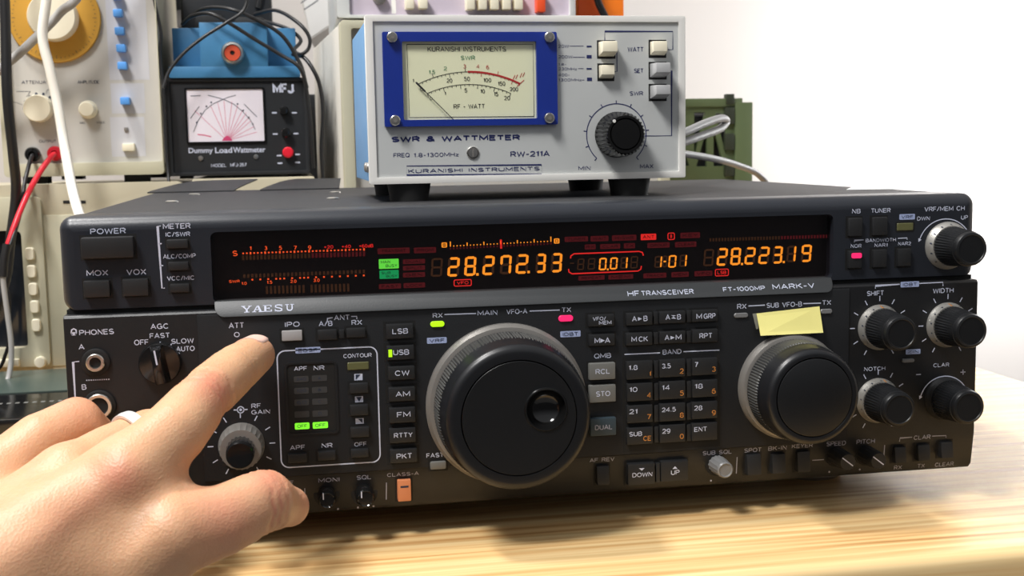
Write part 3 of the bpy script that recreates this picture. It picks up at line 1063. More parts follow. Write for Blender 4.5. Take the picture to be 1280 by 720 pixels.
def badge(tl, br, s, y=YF, pad=(0.12, 0.22)):
    a, b = F0.at(tl[0], br[1], y), F0.at(br[0], tl[1], y)
    mb = MB()
    mb.poly([(x, y - 0.1, z) for x, z in rrect(a[0], a[1], b[0], b[1], 0.4, 3)])
    o = mb.build('printed_badge', M['badge'], R, flip=False)
    w, h = b[0] - a[0], b[1] - a[1]
    MB().text(s, (a[0] + w * pad[0], a[1] + h * pad[1]), (b[0] - w * pad[0], b[1] - h * pad[1]), y - 0.2).build('caption', M['ink'], SubOf(o), flip=False)


badge((369.3, 433.3), (400.5, 442), 'EDSP')
badge((533.8, 421.2), (558.3, 429.8), 'VRF')
badge((700.3, 413), (725.6, 421.8), 'IDBT')
badge((1125.5, 351.4), (1148.8, 359.3), 'IDBT')
badge((1124, 267.2), (1143.6, 274.8), 'VRF', y=0.0)
badge((1132, 436), (1150.5, 443.2), 'ZIN')
# contour symbols: small pale squares with a dark shape
for (tl, br), sh in zip((((443, 467), (453, 475.5)), ((443.8, 495), (453.8, 503)), ((444.5, 522.5), (454.5, 530))), (((.15, .1), (.15, .9), (.75, .9)), ((.15, .9), (.5, .1), (.85, .9)), ((.3, .9), (.85, .9), (.85, .1)))):
    a, b = F0.at(tl[0], br[1], YF), F0.at(br[0], tl[1], YF)
    mb = MB()
    mb.rect(a[0], a[1], b[0], b[1], YF - 0.1)
    o = mb.build('contour_symbol', M['print'], R, flip=False)
    MB().poly([(a[0] + (b[0] - a[0]) * p, YF - 0.2, a[1] + (b[1] - a[1]) * r) for p, r in sh]).build('shape', M['ink'], SubOf(o), flip=False)
# DSP indicator window
a, b = F0.at(358.8, 545, YF), F0.at(421, 450.5, YF)
mb = MB()
mb.frame_plate(rrect(a[0], a[1], b[0], b[1], 2), [rrect(a[0] + .9, a[1] + .9, b[0] - .9, b[1] - .9, 1.4)], YF - 0.5, YF + .3)
o = mb.build('indicator_frame', M['panel'], R)
MB().rect(a[0] + .5, a[1] + .5, b[0] - .5, b[1] - .5, YF - 0.08).build('indicator_window', M['well'], SubOf(o), flip=False)
mb = MB()
T2(mb, 'APF', 367.5, 463.8, 383.8, 457.6, y=YF - 0.2)
T2(mb, 'NR', 392, 463, 405.5, 456.8, y=YF - 0.2)
mb.build('indicator_lettering', M['print'], SubOf(o), flip=False)
cell_m = mat('unlit_indicator', srgb(58, 58, 58), 0.5)
for c, (x0, x1, sh, txt) in enumerate(((367.5, 385.5, 0, ('240', '120', '60', '', 'OFF')), (389.8, 408.6, -1.1, ('A', 'B', 'C', 'D', 'OFF')))):
    for r, (y0, y1) in enumerate(((469.5, 478), (484, 492.7), (498.5, 507.3), (513.3, 522.3), (527.8, 537))):
        p0, p1 = F0.at(x0 + r * .3, y1 + sh, YF), F0.at(x1 + r * .3, y0 + sh, YF)
        mb = MB()
        mb.poly([(x, YF - 0.2, z) for x, z in rrect(p0[0], p0[1], p1[0], p1[1], 0.5, 3)])
        k = mb.build('indicator', M['lcd_green'] if r == 4 else cell_m, R, flip=False)
        if txt[r]:
            w, h = p1[0] - p0[0], p1[1] - p0[1]
            f = 0.16 if len(txt[r]) > 1 else 0.4
            MB().text(txt[r], (p0[0] + w * f, p0[1] + h * .25), (p1[0] - w * f, p1[1] - h * .25), YF - 0.26).build('caption', M['ink'], SubOf(k), flip=False)


# ---- knobs
def knob(base, rs, proud, rb, rf, y=YF, skirt='skirt', ticks=(), name='rotary_knob', marks=True, rot=0.0, n=44, skh=4.0):
    """base: photo pixel of the skirt centre; rs skirt radius, rb/rf body radius at back/front (mm)"""
    cx, cz = F0.at(*base, y)
    yb = y if cz > 19 else yp(cz)
    yf = yb - proud
    MBk = MB()
    body = [(rb * .9, yb - skh + 1), (rb, yb - skh - .2), (rb, yb - skh - 1), ((rb + rf) / 2 * 1.01, (yb - skh + yf + 3) / 2), (rf * 1.03, yf + 3.2), (rf * 1.03, yf + 3.0), (rf * .985, yf + 2.8), (rf * .985, yf + 1.2), (rf * .93, yf + .3), (rf * .82, yf), (rf * .78, yf + .35), (0, yf + .35)]
    MBk.lathe(cx, cz, body, seg=2 * n, knurl=(1, 4, 0.28))
    o = MBk.build(name, M['knob'], R, smooth=40)
    sk = MB().lathe(cx, cz, [(rs, yb + .5), (rs, yb - .6), (rs * .97, yb - 1.0), (rb * 1.03, yb - skh), (0, yb - skh)], seg=56)
    s = sk.build('skirt', M[skirt], SubOf(o), smooth=50)
    if marks:
        k = MB()
        for i in range(11):
            a = math.radians(225 - 27 * i) + rot
            p = [(rs * .93, yb - 1.25), (rb * 1.09, yb - skh + .45)]
            w = 0.28
            t = np.array([-math.sin(a), math.cos(a)]) * w
            vs = []
            for r, yy in p:
                for sg in (-1, 1):
                    vs.append((cx + r * math.cos(a) + sg * t[0], yy - 0.12, cz + r * math.sin(a) + sg * t[1]))
            k.poly([vs[0], vs[1], vs[3], vs[2]])
        k.build('skirt_mark', M['ink'], SubOf(o), flip=False)
    return cx, cz, o


def ring_ticks(cx, cz, r0, r1, angs, y=YF - 0.1):
    tk = MB()
    for a in angs:
        a = math.radians(a)
        tk.line([(cx + r0 * math.cos(a), cz + r0 * math.sin(a)), (cx + r1 * math.cos(a), cz + r1 * math.sin(a))], 0.45, y)
    tk.build('knob_scale', M['print'], R, flip=False)


knob((1184, 307), 11.2, 21, 9.2, 7.9, y=0.0)
for bx, by in ((1099, 409), (1184, 406), (1097, 500.5)):
    cx, cz, o = knob((bx, by), 10.6, 21, 9.2, 7.9, y=-3.0)
    ring_ticks(cx, cz, 12.2, 14.6, [90 - 30 * i for i in range(-5, 6)], y=-3.12)
    a = math.radians(78 if bx < 1098 and by > 450 else 92)
    p = MB()
    p.poly([(cx + r * math.cos(a) + s * .35 * -math.sin(a), yy, cz + r * math.sin(a) + s * .35 * math.cos(a)) for r, yy, s in ((10.2, -4.3, -1), (10.2, -4.3, 1), (9.5, -7.3, 1), (9.5, -7.3, -1))])
    p.build('orange_pointer', M['orangeink'], SubOf(o), flip=False)
cx, cz, o = knob((1181, 498), 10.4, 21, 9.2, 7.9, y=-3.0, skirt='button', marks=False)


def arc_arrow(cx, cz, r, a0, a1, y):
    tk = MB()
    pts = [(cx + r * math.cos(math.radians(a0 + (a1 - a0) * k / 20)), cz + r * math.sin(math.radians(a0 + (a1 - a0) * k / 20))) for k in range(21)]
    tk.line(pts, 0.45, y)
    for (p, qx) in ((pts[0], pts[2]), (pts[-1], pts[-3])):
        d = np.array(p) - np.array(qx)
        d /= np.linalg.norm(d)
        nn = np.array([-d[1], d[0]])
        P = [np.array(p) + d * 1.6, np.array(p) + nn * .9, np.array(p) - nn * .9]
        tk.poly([(q[0], y, q[1]) for q in P])
    tk.build('arc_arrow', M['print'], R, flip=False)


c = F0.at(1180, 503, -3)
arc_arrow(c[0], c[1], 12.6, 163, 30, -3.12)
c = F0.at(1181, 310, 0)
arc_arrow(c[0], c[1], 13.6, 160, 32, -0.12)

# selector with a pointer ridge
cx, cz = F0.at(200.5, 453.5, -3)
mb = MB().lathe(cx, cz, [(8.6, -2.5), (8.6, -5), (8.1, -6.2), (0, -6.4)], seg=40)
sel = mb.build('selector_knob', M['gloss'], R)
a = math.radians(98)
dx, dz = math.cos(a), math.sin(a)
mb = MB()
P = lambda s, t, y: (cx + dx * s - dz * t, y, cz + dz * s + dx * t)
mb.hexa([P(-7.2, -2.0, -14), P(7.2, -1.6, -14), P(7.2, 1.6, -14), P(-7.2, 2.0, -14)], [P(-8.3, -3.4, -6), P(8.3, -2.8, -6), P(8.3, 2.8, -6), P(-8.3, 3.4, -6)])
mb.build('pointer_ridge', M['gloss'], SubOf(sel), bev=0.7)
MB().poly([P(1, -.35, -14.12), P(7.0, -.35, -14.12), P(7.0, .35, -14.12), P(1, .35, -14.12)]).build('pointer_line', M['print'], SubOf(sel), flip=False)

# two-stage gain knob
cx, cz = F0.at(302, 556, YF)
mb = MB().lathe(cx, cz, [(9.6, YF + .5), (9.6, YF - 2), (9.2, YF - 4), (8.9, YF - 8), (8.4, YF - 9), (6.2, YF - 9.2), (0, YF - 9.2)], seg=48, knurl=(2, 3, 0.7))
gk = mb.build('dual_knob', M['dullring'], R)
mb = MB().lathe(cx, cz, [(6.0, YF - 8.5), (6.0, YF - 12), (5.6, YF - 18), (5.1, YF - 19), (0, YF - 19.2)], seg=40, knurl=(0, 1, 0.5))
mb.build('inner_knob', M['gloss'], SubOf(gk))
ring_ticks(cx, cz, 11.6, 14, [90 - 30 * i for i in range(-5, 6)])
# small trimmer knobs on the strip
for (u, v), r, m in (((408.5, 619), 4.0, 'gloss'), ((455.5, 617), 4.2, 'gloss')):
    cx, cz = F0.at(u, v, -3)
    y0 = yp(cz)
    wells2 = MB().lathe(cx, cz, [(r + 1.6, y0 + .5), (r + 1.6, y0 - .15), (0, y0 - .2)], seg=28)
    w = wells2.build('trimmer_knob', M['well'], R)
    MB().lathe(cx, cz, [(r, y0), (r, y0 - 7), (r * .86, y0 - 9.3), (r * .8, y0 - 9.6), (r * .7, y0 - 9.2), (0, y0 - 9.2)], seg=28).build('cap', M[m], SubOf(w))
    MB().box(cx - .3 - 1.6, cx + .2 - 1.6, y0 - 9.6, y0 - 4, cz + .5, cz + 3.2).build('pointer_line', M['print'], SubOf(w))
cx, cz = F0.at(897, 580.5, -3)
y0 = yp(cz)
w = MB().lathe(cx, cz, [(5.6, y0 + .5), (5.6, y0 - .15), (0, y0 - .2)], seg=28).build('trimmer_knob', M['well'], R)
MB().lathe(cx, cz, [(4.3, y0), (4.2, y0 - 5), (3.7, y0 - 11), (3.1, y0 - 11.6), (2.6, y0 - 11.2), (0, y0 - 11.2)], seg=28, knurl=(0, 1, .35)).build('cap', M['led_off'], SubOf(w))
for u, v in ((1046, 570), (1083.8, 568.6)):
    cx, cz = F0.at(u, v, -3)
    y0 = yp(cz)
    w = MB().lathe(cx, cz, [(5.4, y0 + .5), (5.4, y0 - .15), (0, y0 - .2)], seg=28).build('trimmer_knob', M['well'], R)
    MB().lathe(cx, cz, [(4.4, y0), (4.3, y0 - 8), (4.0, y0 - 12), (3.6, y0 - 12.6), (0, y0 - 12.6)], seg=28, knurl=(0, 2, .25)).build('cap', M['button'], SubOf(w))
    a = math.radians(-38)
    p = MB()
    p.line([(cx - 3.6 * math.cos(a), cz - 3.6 * math.sin(a)), (cx + 3.0 * math.cos(a), cz + 3.0 * math.sin(a))], 0.5, y0 - 12.7)
    p.build('pointer_line', M['print'], SubOf(w), flip=False)


# tuning dials
def big_dial(base, rbase, rk, rf, rdisc, proud, dimple=None, name='tuning_dial', plate=False):
    cx, cz = F0.at(*base, YF)
    y0, yf = YF, YF - proud
    body = [(rk * .96, y0 - 3.5), (rk, y0 - 6), (rk, y0 - 7), ((rk + rf) / 2 + .5, y0 - proud * .55), ((rk + rf) / 2, y0 - proud * .62), (rf * 1.015, y0 - proud * .66), (rf * 1.01, yf + 3.2), (rf * .985, yf + 1.2), (rf * .94, yf + .3), (rf * .90, yf), (rdisc + .6, yf), (rdisc + .2, yf + .7)]
    mb = MB().lathe(cx, cz, body, seg=220, knurl=(2, 3, 0.35))
    o = mb.build(name, M['dial'], R, smooth=40)
    n_ = int(rk * 2.4) * 2
    gr = [(rk * .97, y0 - 5.5), (rk + .25, y0 - 6), (rk + .25, y0 - 7), ((rk + rf) / 2 + .8, y0 - proud * .55), ((rk + rf) / 2 + .1, y0 - proud * .60)]
    MB().lathe(cx, cz, gr, seg=n_ * 2, knurl=(1, 4, 0.45)).build('knurled_grip', M['grip'], SubOf(o), smooth=20)
    MB().lathe(cx, cz, [(rbase, y0 + .4), (rbase, y0 - 2.2), (rbase * .985, y0 - 3.0), (rk * 1.05, y0 - 4.5), (rk * .97, y0 - 5), (0, y0 - 5)], seg=96).build('base_ring', M['dullring'], SubOf(o), smooth=30)
    d = [(rdisc, yf + .8), (rdisc, yf + .1), (rdisc - .4, yf - .15), (0, yf - .15)]
    if not dimple:
        MB().lathe(cx, cz, d, seg=96).build('face_disc', M['knob'], SubOf(o))
        return cx, cz
    # disc with a finger hole, and the bowl let into it
    px_, pz_ = F0.at(*dimple[:2], yf)
    rd = dimple[2]
    outer = [(cx + rdisc * math.cos(2 * PI * k / 96), cz + rdisc * math.sin(2 * PI * k / 96)) for k in range(96)]
    hole = [(px_ + rd * math.cos(2 * PI * k / 48), pz_ + rd * math.sin(2 * PI * k / 48)) for k in range(48)]
    MB().frame_plate(outer, [hole], yf - .15, yf + .8).build('face_disc', M['knob'], SubOf(o), bev=0.12, seg=1)
    bowl = [(rd + .9, yf - .15), (rd + .5, yf - .7), (rd - .1, yf - .6)] + [(rd * math.cos(t), yf + rd * .75 * math.sin(t)) for t in [PI / 2 * k / 10 for k in range(11)]]
    bowl[-1] = (0, bowl[-1][1])
    MB().lathe(px_, pz_, bowl, seg=48).build('finger_bowl', M['gloss'], SubOf(o), smooth=60)
    return cx, cz


big_dial((633, 504), 35.6, 32.6, 30.6, 24.0, 31, dimple=(682.5, 511.5, 8.4))
big_dial((986, 482), 24.6, 22.4, 21.2, 17.2, 28)

# headphone sockets
for (u, v), ro, rm, rh in (((120, 452.6), 5.7, 3.7, 2.1), ((124.5, 507), 6.6, 5.2, 3.5)):
    cx, cz = F0.at(u, v, -3)
    o = MB().lathe(cx, cz, [(ro, -2.5), (ro, -4.0), (ro - .5, -4.3), (rm, -4.3), (0, -3.9)], seg=40).build('headphone_socket', M['well'], R)
    MB().lathe(cx, cz, [(rm, -4.2), (rm, -5.2), (rm - .3, -5.5), (rh + .3, -5.5), (rh, -5.0), (rh, -2.8)], seg=40).build('socket_ring', M['steel'], SubOf(o))
    MB().lathe(cx, cz, [(rh, -4.4), (0, -4.4)], seg=24).build('socket_hole', M['well'], SubOf(o), flip=False)

# ---- display behind smoked glass
YD = 7.0
MB().box(wx0 - 3, wx1 + 3, YD, YD + 2, wz0 - 2, wz1 + 3).build('display_board', M['vfd_back'], R)
MB().box(wx0 - 2, wx1 + 2, 3.0, 4.2, bz1 - 1, wz1 + 2).build('display_glass', M['smoked'], R)
SEG = {'0': 'abcdef', '1': 'bc', '2': 'abged', '3': 'abgcd', '7': 'abcf', '8': 'abcdefg', '9': 'abcdfg', '-': 'g'}


def seg7(mb, ch, x0, y0, x1, y1, yd, thick=0.16, slant=0.12, ghost=None):
    """seven segment figure in the photo box (x0,y0)-(x1,y1)"""
    a, b = F0.at(x0, y1, yd), F0.at(x1, y0, yd)
    w, h = b[0] - a[0], b[1] - a[1]
    sl = slant * w
    w -= sl
    t = thick * h

    def P(px_, pz_):
        return (a[0] + px_ + sl * pz_ / h, yd, a[1] + pz_)
    g = t * 0.12
    hs = {'a': h, 'g': h / 2 + t / 2, 'd': t}
    on = SEG[ch]
    for s in 'abcdefg':
        tgt = mb if s in on else ghost
        if tgt is None:
            continue
        if s in hs:
            z1 = hs[s]
            tgt.poly([P(t * .5 + g, z1 - t / 2), P(t + g, z1), P(w - t - g, z1), P(w - t * .5 - g, z1 - t / 2), P(w - t - g, z1 - t), P(t + g, z1 - t)])
        else:
            x = w - t if s in 'bc' else 0
            z0, z1 = (h / 2, h) if s in 'bf' else (0, h / 2)
            z0 += t / 2 * (0.6 if s in 'bf' else 1.2)
            z1 -= t / 2 * (0.6 if s not in 'bf' else 1.2)
            tgt.poly([P(x + t / 2, z0 - t * .35), P(x + t, z0 + t * .2), P(x + t, z1 - t * .2), P(x + t / 2, z1 + t * .35), P(x, z1 - t * .2), P(x, z0 + t * .2)])


ghost, ghr = MB(), MB()
YS = YD - 0.25


def c460(a):
    return (460 + a[0] / 4, 270 + a[1] / 4, 460 + a[2] / 4, 270 + a[3] / 4)


def c680(a):
    return (680 + a[0] / 4, 260 + a[1] / 4, 680 + a[2] / 4, 260 + a[3] / 4)


def c940(a):
    return (940 + a[0] / 4, 230 + a[1] / 4, 940 + a[2] / 4, 230 + a[3] / 4)


def c260(a):
    return (260 + a[0] / 4, 270 + a[1] / 4, 260 + a[2] / 4, 270 + a[3] / 4)


def readout(name, items, dots, color='vfd_orange', g=True, thick=0.13):
    mb = MB()
    for ch, box in items:
        seg7(mb, ch, *box, YS, ghost=ghost if g else None, thick=thick)
    for u, v, r in dots:
        p = F0.at(u, v, YS)
        mb.rect(p[0] - r, p[1] - r, p[0] + r, p[1] + r, YS)
    return mb.build(name, M[color], R, flip=False)


main = [('2', c460((396, 205, 460, 304))), ('8', c460((480, 201, 543, 301))), ('2', c460((571, 197, 635, 297))), ('7', c460((658, 194, 720, 293))),
        ('2', c460((737, 190, 804, 290))), ('3', c460((836, 187, 892, 286))), ('3', c460((912, 184, 973, 283)))]
readout('main_frequency_readout', main, [(460 + 547 / 4, 270 + 292 / 4, .55), (460 + 803 / 4, 270 + 280 / 4, .55)])
ci = [('0', c680((273, 248, 315, 312))), ('0', c680((328, 246, 370, 308))), ('1', c680((380, 244, 420, 305)))]
readout('offset_readout', ci, [(680 + 319 / 4, 260 + 307 / 4, .4)])
mi = [('1', c680((550, 239, 592, 300))), ('-', c680((590, 237, 618, 298))), ('0', c680((620, 235, 664, 299))), ('1', c680((675, 232, 716, 295)))]
readout('memory_readout', mi, [])
sub = [('2', c680((862, 199, 921, 290))), ('8', c680((930, 197, 987, 287))), ('2', c680((1001, 195, 1060, 284))), ('2', c680((1070, 192, 1130, 281))),
       ('3', c680((1140, 190, 1196, 279))), ('1', c940((170, 307, 223, 392))), ('9', c940((243, 302, 301, 391)))]
readout('sub_frequency_readout', sub, [(680 + 990 / 4, 260 + 280 / 4, .5), (680 + 1199 / 4, 260 + 270 / 4, .5)])
for box in (c460((313, 209, 375, 305)), c680((165, 252, 203, 311)), c680((217, 250, 258, 309)), c680((430, 240, 472, 303)), c680((795, 204, 852, 292))):
    seg7(ghost, '8', *box, YS, thick=0.11)
b = c680((130, 270, 150, 285))
a0, b0 = F0.at(b[0], b[3], YS), F0.at(b[2], b[1], YS)
ghost.rect(a0[0], a0[1] + .5, b0[0], a0[1] + 1.0, YS)
# scale of the signal meter
mb = MB()
T2(mb, 'S', 290.8, 320.2, 296.8, 313.2, y=YS)
for s, u, w in (('1', 212, 10), ('3', 289, 14), ('5', 362, 14), ('7', 436, 14), ('9', 508, 15)):
    b = c260((u - w / 2, 172 - (u - 212) * .012, u + w / 2, 151 - (u - 212) * .012))
    T2(mb, s, *b, y=YS)
for k in range(34):
    u = 176 + k * 18.3
    v = 187 - (u - 176) * 0.033
    p = F0.at(260 + u / 4, 270 + v / 4, YS)
    r = 0.5 if k in (2, 6, 10, 14, 18, 23, 28, 33) else 0.32
    mb.rect(p[0] - .36, p[1] - r, p[0] + .36, p[1] + r, YS)
    q0 = c260((u - 5.5, v + 34, u + 5.5, v + 10))
    a0, b0 = F0.at(q0[0], q0[1], YS), F0.at(q0[2], q0[3], YS)
    (ghost if k < 19 else ghr).rect(a0[0], a0[1], b0[0], b0[1], YS)
    if k < 31:
        u2 = 182 + k * 19.9
        v2 = 318 - (u2 - 182) * 0.038
        q0 = c260((u2 - 5.5, v2 - 8, u2 + 5.5, v2 - 27))
        a0, b0 = F0.at(q0[0], q0[1], YS), F0.at(q0[2], q0[3], YS)
        ghost.rect(a0[0], a0[1], b0[0], b0[1], YS)
        if 1 < k and k % 2 == 0 or k in (9, 15):
            p = F0.at(260 + u2 / 4, 270 + (v2 + 2) / 4, YS)
            mb.rect(p[0] - .36, p[1] - .34, p[0] + .36, p[1] + .34, YS)
for k in range(21):
    if k == 10:
        continue
    u2 = 295 + k * 20.3
    v2 = 390 - (u2 - 295) * 0.03
    q0 = c260((u2 - 5, v2, u2 + 5, v2 - 40))
    a0, b0 = F0.at(q0[0], q0[1], YS), F0.at(q0[2], q0[3], YS)
    ghost.rect(a0[0], a0[1], b0[0], b0[1], YS)
for s, x0, y0, x1, y1 in (('SWR', 105, 335, 158, 319), ('1.0', 168, 345, 193, 329), ('1.5', 295, 340, 321, 323), ('2.0', 412, 335, 442, 318), ('3.0', 527, 330, 558, 313)):
    T2(mb, s, *c260((x0, y0, x1, y1)), y=YS)
mb.build('signal_meter_scale', M['vfd_redorange'], R, flip=False)
mb = MB()
for s, x0, y0, x1, y1 in (('+20', 580, 164, 626, 146), ('+40', 668, 162, 714, 143), ('+60dB', 755, 159, 826, 140)):
    T2(mb, s, *c260((x0, y0, x1, y1)), y=YS)
L2(mb, [(680 + 133 / 4, 260 + 252 / 4), (680 + 134 / 4, 260 + 240 / 4), (680 + 150 / 4, 260 + 229 / 4), (680 + 475 / 4, 260 + 217 / 4), (680 + 492 / 4, 260 + 222 / 4), (680 + 497 / 4, 260 + 238 / 4)], 0.5, YS)
L2(mb, [(680 + 123 / 4, 260 + 305 / 4), (680 + 125 / 4, 260 + 320 / 4), (680 + 140 / 4, 260 + 329 / 4), (680 + 470 / 4, 260 + 315 / 4), (680 + 484 / 4, 260 + 306 / 4), (680 + 487 / 4, 260 + 290 / 4)], 0.5, YS)
L2(mb, [(460 + 664 / 4, 270 + 118 / 4), (460 + 666 / 4, 270 + 163 / 4)], 0.9, YS)
mb.build('red_display_marks', M['vfd_red'], R, flip=False)
# tuning scale above the main figures
mb = MB()
for k in range(31):
    u, v = 412 + k * 16.75, 150 - k * 0.83
    p = F0.at(460 + u / 4, 270 + v / 4, YS)
    h = 1.4 if k in (0, 30) else 0.9 if k % 5 == 0 else 0.3
    mb.rect(p[0] - .25, p[1] - .3, p[0] + .25, p[1] - .3 + 2 * h * .8, YS)
    q0 = c460((u - 4, v + 18, u + 4, v + 8))
    a0, b0 = F0.at(q0[0], q0[1], YS), F0.at(q0[2], q0[3], YS)
    ghr.rect(a0[0], a0[1], b0[0], b0[1], YS)
for bx, plus in (((368, 158, 395, 132), 0), ((930, 138, 957, 112), 1)):
    q0 = c460(bx)
    a0, b0 = F0.at(q0[0], q0[1], YS), F0.at(q0[2], q0[3], YS)
    mb.frame_plate(rrect(a0[0], a0[1], b0[0], b0[1], .4, 3), [rrect(a0[0] + .55, a0[1] + .45, b0[0] - .55, b0[1] - .45, .2, 2)], YS, YS + .1)
    xm, zm = (a0[0] + b0[0]) / 2, (a0[1] + b0[1]) / 2
    mb.rect(xm - .55, zm - .2, xm + .55, zm + .2, YS)
    if plus:
        mb.rect(xm - .2, zm - .5, xm + .2, zm + .5, YS)
mb.build('tuning_scale', M['vfd_orange'], R, flip=False)
# word indicators
for conv, bx, s, kind in (
        (c260, (848, 191, 1008, 157), 'TRANSMIT', 0), (c260, (1030, 187, 1140, 155), 'PRGM', 0), (c260, (975, 241, 1085, 214), 'DUAL', 0), (c260, (975, 273, 1085, 246), 'SPLIT', 0),
        (c260, (975, 308, 1085, 280), 'GEN', 0), (c260, (855, 366, 965, 337), 'FAST', 0), (c260, (978, 361, 1085, 332), 'LOCK', 0),
        (c680, (103, 170, 220, 141), 'TUNER', 0), (c680, (233, 168, 322, 138), 'WAIT', 0), (c680, (340, 165, 462, 133), 'HI-SWR', 0), (c680, (484, 161, 561, 128), 'ANT', 1),
        (c680, (620, 158, 652, 125), 'B', 2), (c680, (682, 152, 780, 121), 'KEY', 0), (c680, (204, 208, 258, 181), 'RX', 0), (c680, (281, 206, 381, 178), 'CLAR', 0), (c680, (399, 203, 455, 175), 'TX', 0),
        (c680, (517, 201, 628, 171), 'GROUP', 0), (c680, (655, 197, 762, 167), 'CLEAR', 0), (c680, (172, 363, 303, 335), 'REPEAT', 0), (c680, (322, 358, 446, 330), 'MEM', 0),
        (c680, (497, 352, 612, 323), 'TRACK', 0), (c680, (637, 347, 724, 318), 'MEM', 0), (c680, (752, 342, 842, 313), 'VFO', 0), (c460, (431, 351, 516, 317), 'VFO', 2), (c680, (857, 340, 922, 305), 'LSB', 2)):
    q0 = conv(bx)
    a0, b0 = F0.at(q0[0], q0[1], YS), F0.at(q0[2], q0[3], YS)
    w, h = b0[0] - a0[0], b0[1] - a0[1]
    f = 0.12 if len(s) > 1 else .32
    if kind == 2:
        mb = MB().line(rrect(a0[0], a0[1], b0[0], b0[1], .6, 4), 0.4, YS, closed=True)
        mb.text(s, (a0[0] + w * (f + .04), a0[1] + h * .24), (b0[0] - w * (f + .04), b0[1] - h * .24), YS)
        mb.build('word_indicator', M['vfd_red'], R, flip=False)
        continue
    mb = MB().poly([(x, YS, z) for x, z in rrect(a0[0], a0[1], b0[0], b0[1], .3, 2)])
    o = mb.build('word_indicator', M['vfd_red'] if kind == 1 else M['vfd_ghostred'], R, flip=False)
    MB().text(s, (a0[0] + w * f, a0[1] + h * .22), (b0[0] - w * f, b0[1] - h * .22), YS - .1).build('word', M['vfd_back'], SubOf(o), flip=False)
for bx, words, m in (((855, 265, 953, 213), ('MAIN', 'BUSY'), 'vfd_green'), ((858, 315, 953, 269), ('SUB', 'BUSY'), 'vfd_green2')):
    q0 = c260(bx)
    a0, b0 = F0.at(q0[0], q0[1], YS), F0.at(q0[2], q0[3], YS)
    w, h = b0[0] - a0[0], b0[1] - a0[1]
    o = MB().poly([(x, YS, z) for x, z in rrect(a0[0], a0[1], b0[0], b0[1], .3, 2)]).build('word_indicator', M[m], R, flip=False)
    mb = MB().text(words[0], (a0[0] + w * .1, a0[1] + h * .55), (a0[0] + w * .58, a0[1] + h * .85), YS - .1)
    mb.text(words[1], (a0[0] + w * .34, a0[1] + h * .15), (a0[0] + w * .92, a0[1] + h * .45), YS - .1)
    mb.build('word', M['ink'], SubOf(o), flip=False)
# unlit bars of the second signal meter
for k in range(46):
    u = 832 + k * 14.9
    v = 168 - (u - 832) * 0.031
    q0 = c680((u - 4.5, v, u + 4.5, v - 17))
    a0, b0 = F0.at(q0[0], q0[1], YS), F0.at(q0[2], q0[3], YS)
    (ghost if k < 24 else ghr).rect(a0[0], a0[1], b0[0], b0[1], YS)
ghost.build('unlit_figures', M['vfd_ghost'], R, flip=False)
ghr.build('unlit_red_marks', M['vfd_ghostred'], R, flip=False)

# ---- slips of paper on the radio
q = [F0.at(u, v, YF - .5) for u, v in ((946, 392), (1024.5, 383), (1025, 414.5), (946.5, 418))]
mb = MB()
ys = [YF - .35, YF - .35, YF - 4.0, YF - 4.6]
mb.hexa([(x, y, z) for (x, z), y in zip(q, ys)], [(x, y + .18, z) for (x, z), y in zip(q, ys)])
o = mb.build('sticky_note', M['note'])
tag(o, 'pale yellow paper slip stuck on the radio above the smaller dial', 'note')
q = [F0.at(u, v, YF - .3) for u, v in ((940.8, 392.2), (947.5, 391.6), (948, 411), (945.4, 411.4))]
o = MB().hexa([(x, YF - .22, z) for x, z in q], [(x, YF - .12, z) for x, z in q]).build('tape', mat('matt_adhesive_tape', srgb(150, 150, 138), 0.5))
tag(o, 'bit of matt adhesive tape beside the yellow slip', 'tape')
mb = MB()


def top_at(u, v, z):
    d = world_ray(u, v)
    p = CAM + d * ((z - CAM[2]) / d[2])
    return p


P = [top_at(1058, 236.8, 132.7), top_at(1160, 235.0, 132.7), top_at(1122, 231.8, 132.7), top_at(1066, 233.4, 132.7)]
P = [np.array([min(p[0], 403), p[1], 0]) for p in P]
mb.hexa([(p[0], p[1], 132.45) for p in P], [(p[0], p[1], 132.7) for p in P])
o = mb.build('paper_slip', M['paper'])
tag(o, 'white paper slip lying flat on top of the radio near its end', 'paper')
print('slip', P)

# ------------------------------------------------------------------ SWR meter on the radio
FM = Frame((131.5, 66, 140.9), math.radians(0.6))
M['mgrey'] = mat('light_grey_meter_panel', srgb(198, 200, 198), 0.5, var=0.03)
M['mwhite'] = mat('white_meter_frame', srgb(240, 238, 232), 0.5)
M['mblue'] = mat('pale_blue_enamel', srgb(112, 160, 205), 0.45)
M['navy'] = mat('navy_printed_ink', srgb(30, 38, 92), 0.6)
M['royal'] = mat('royal_blue_window_border', srgb(24, 52, 150), 0.35)
M['cream'] = mat('cream_key_plastic', srgb(238, 230, 205), 0.45)
M['lgrey'] = mat('light_grey_key_plastic', srgb(175, 175, 175), 0.45)
M['dialpaper'] = mat('pale_green_dial_card', srgb(246, 246, 208), 0.7, var=0.03)
M['blackink'] = mat('black_dial_ink', (0.02, 0.02, 0.02), 0.7)
M['redink'] = mat('red_dial_ink', srgb(190, 40, 40), 0.7)
M['greenink'] = mat('green_dial_ink', srgb(80, 140, 100), 0.7)
K = empty('watt_meter', 'light grey meter with blue-bordered dial window standing on the radio', 'meter', (81, 55, -8.5), FM)
mW = FM.at(857, 221, 0)[0]
mH = FM.at(458, 18.5, 0)[1]
mb = MB().frame_plate(rrect(0, 0, mW, mH, .8, 3), [rrect(3.6, 3.2, mW - 3.4, mH - 3.0, .5, 2)], 0, 6)
mb.build('front_frame', M['mwhite'], K, bev=0.5)
mpan = MB().box(3.5, mW - 3.3, 1.0, 4, 3.1, mH - 2.9).build('front_panel', M['mgrey'], K)
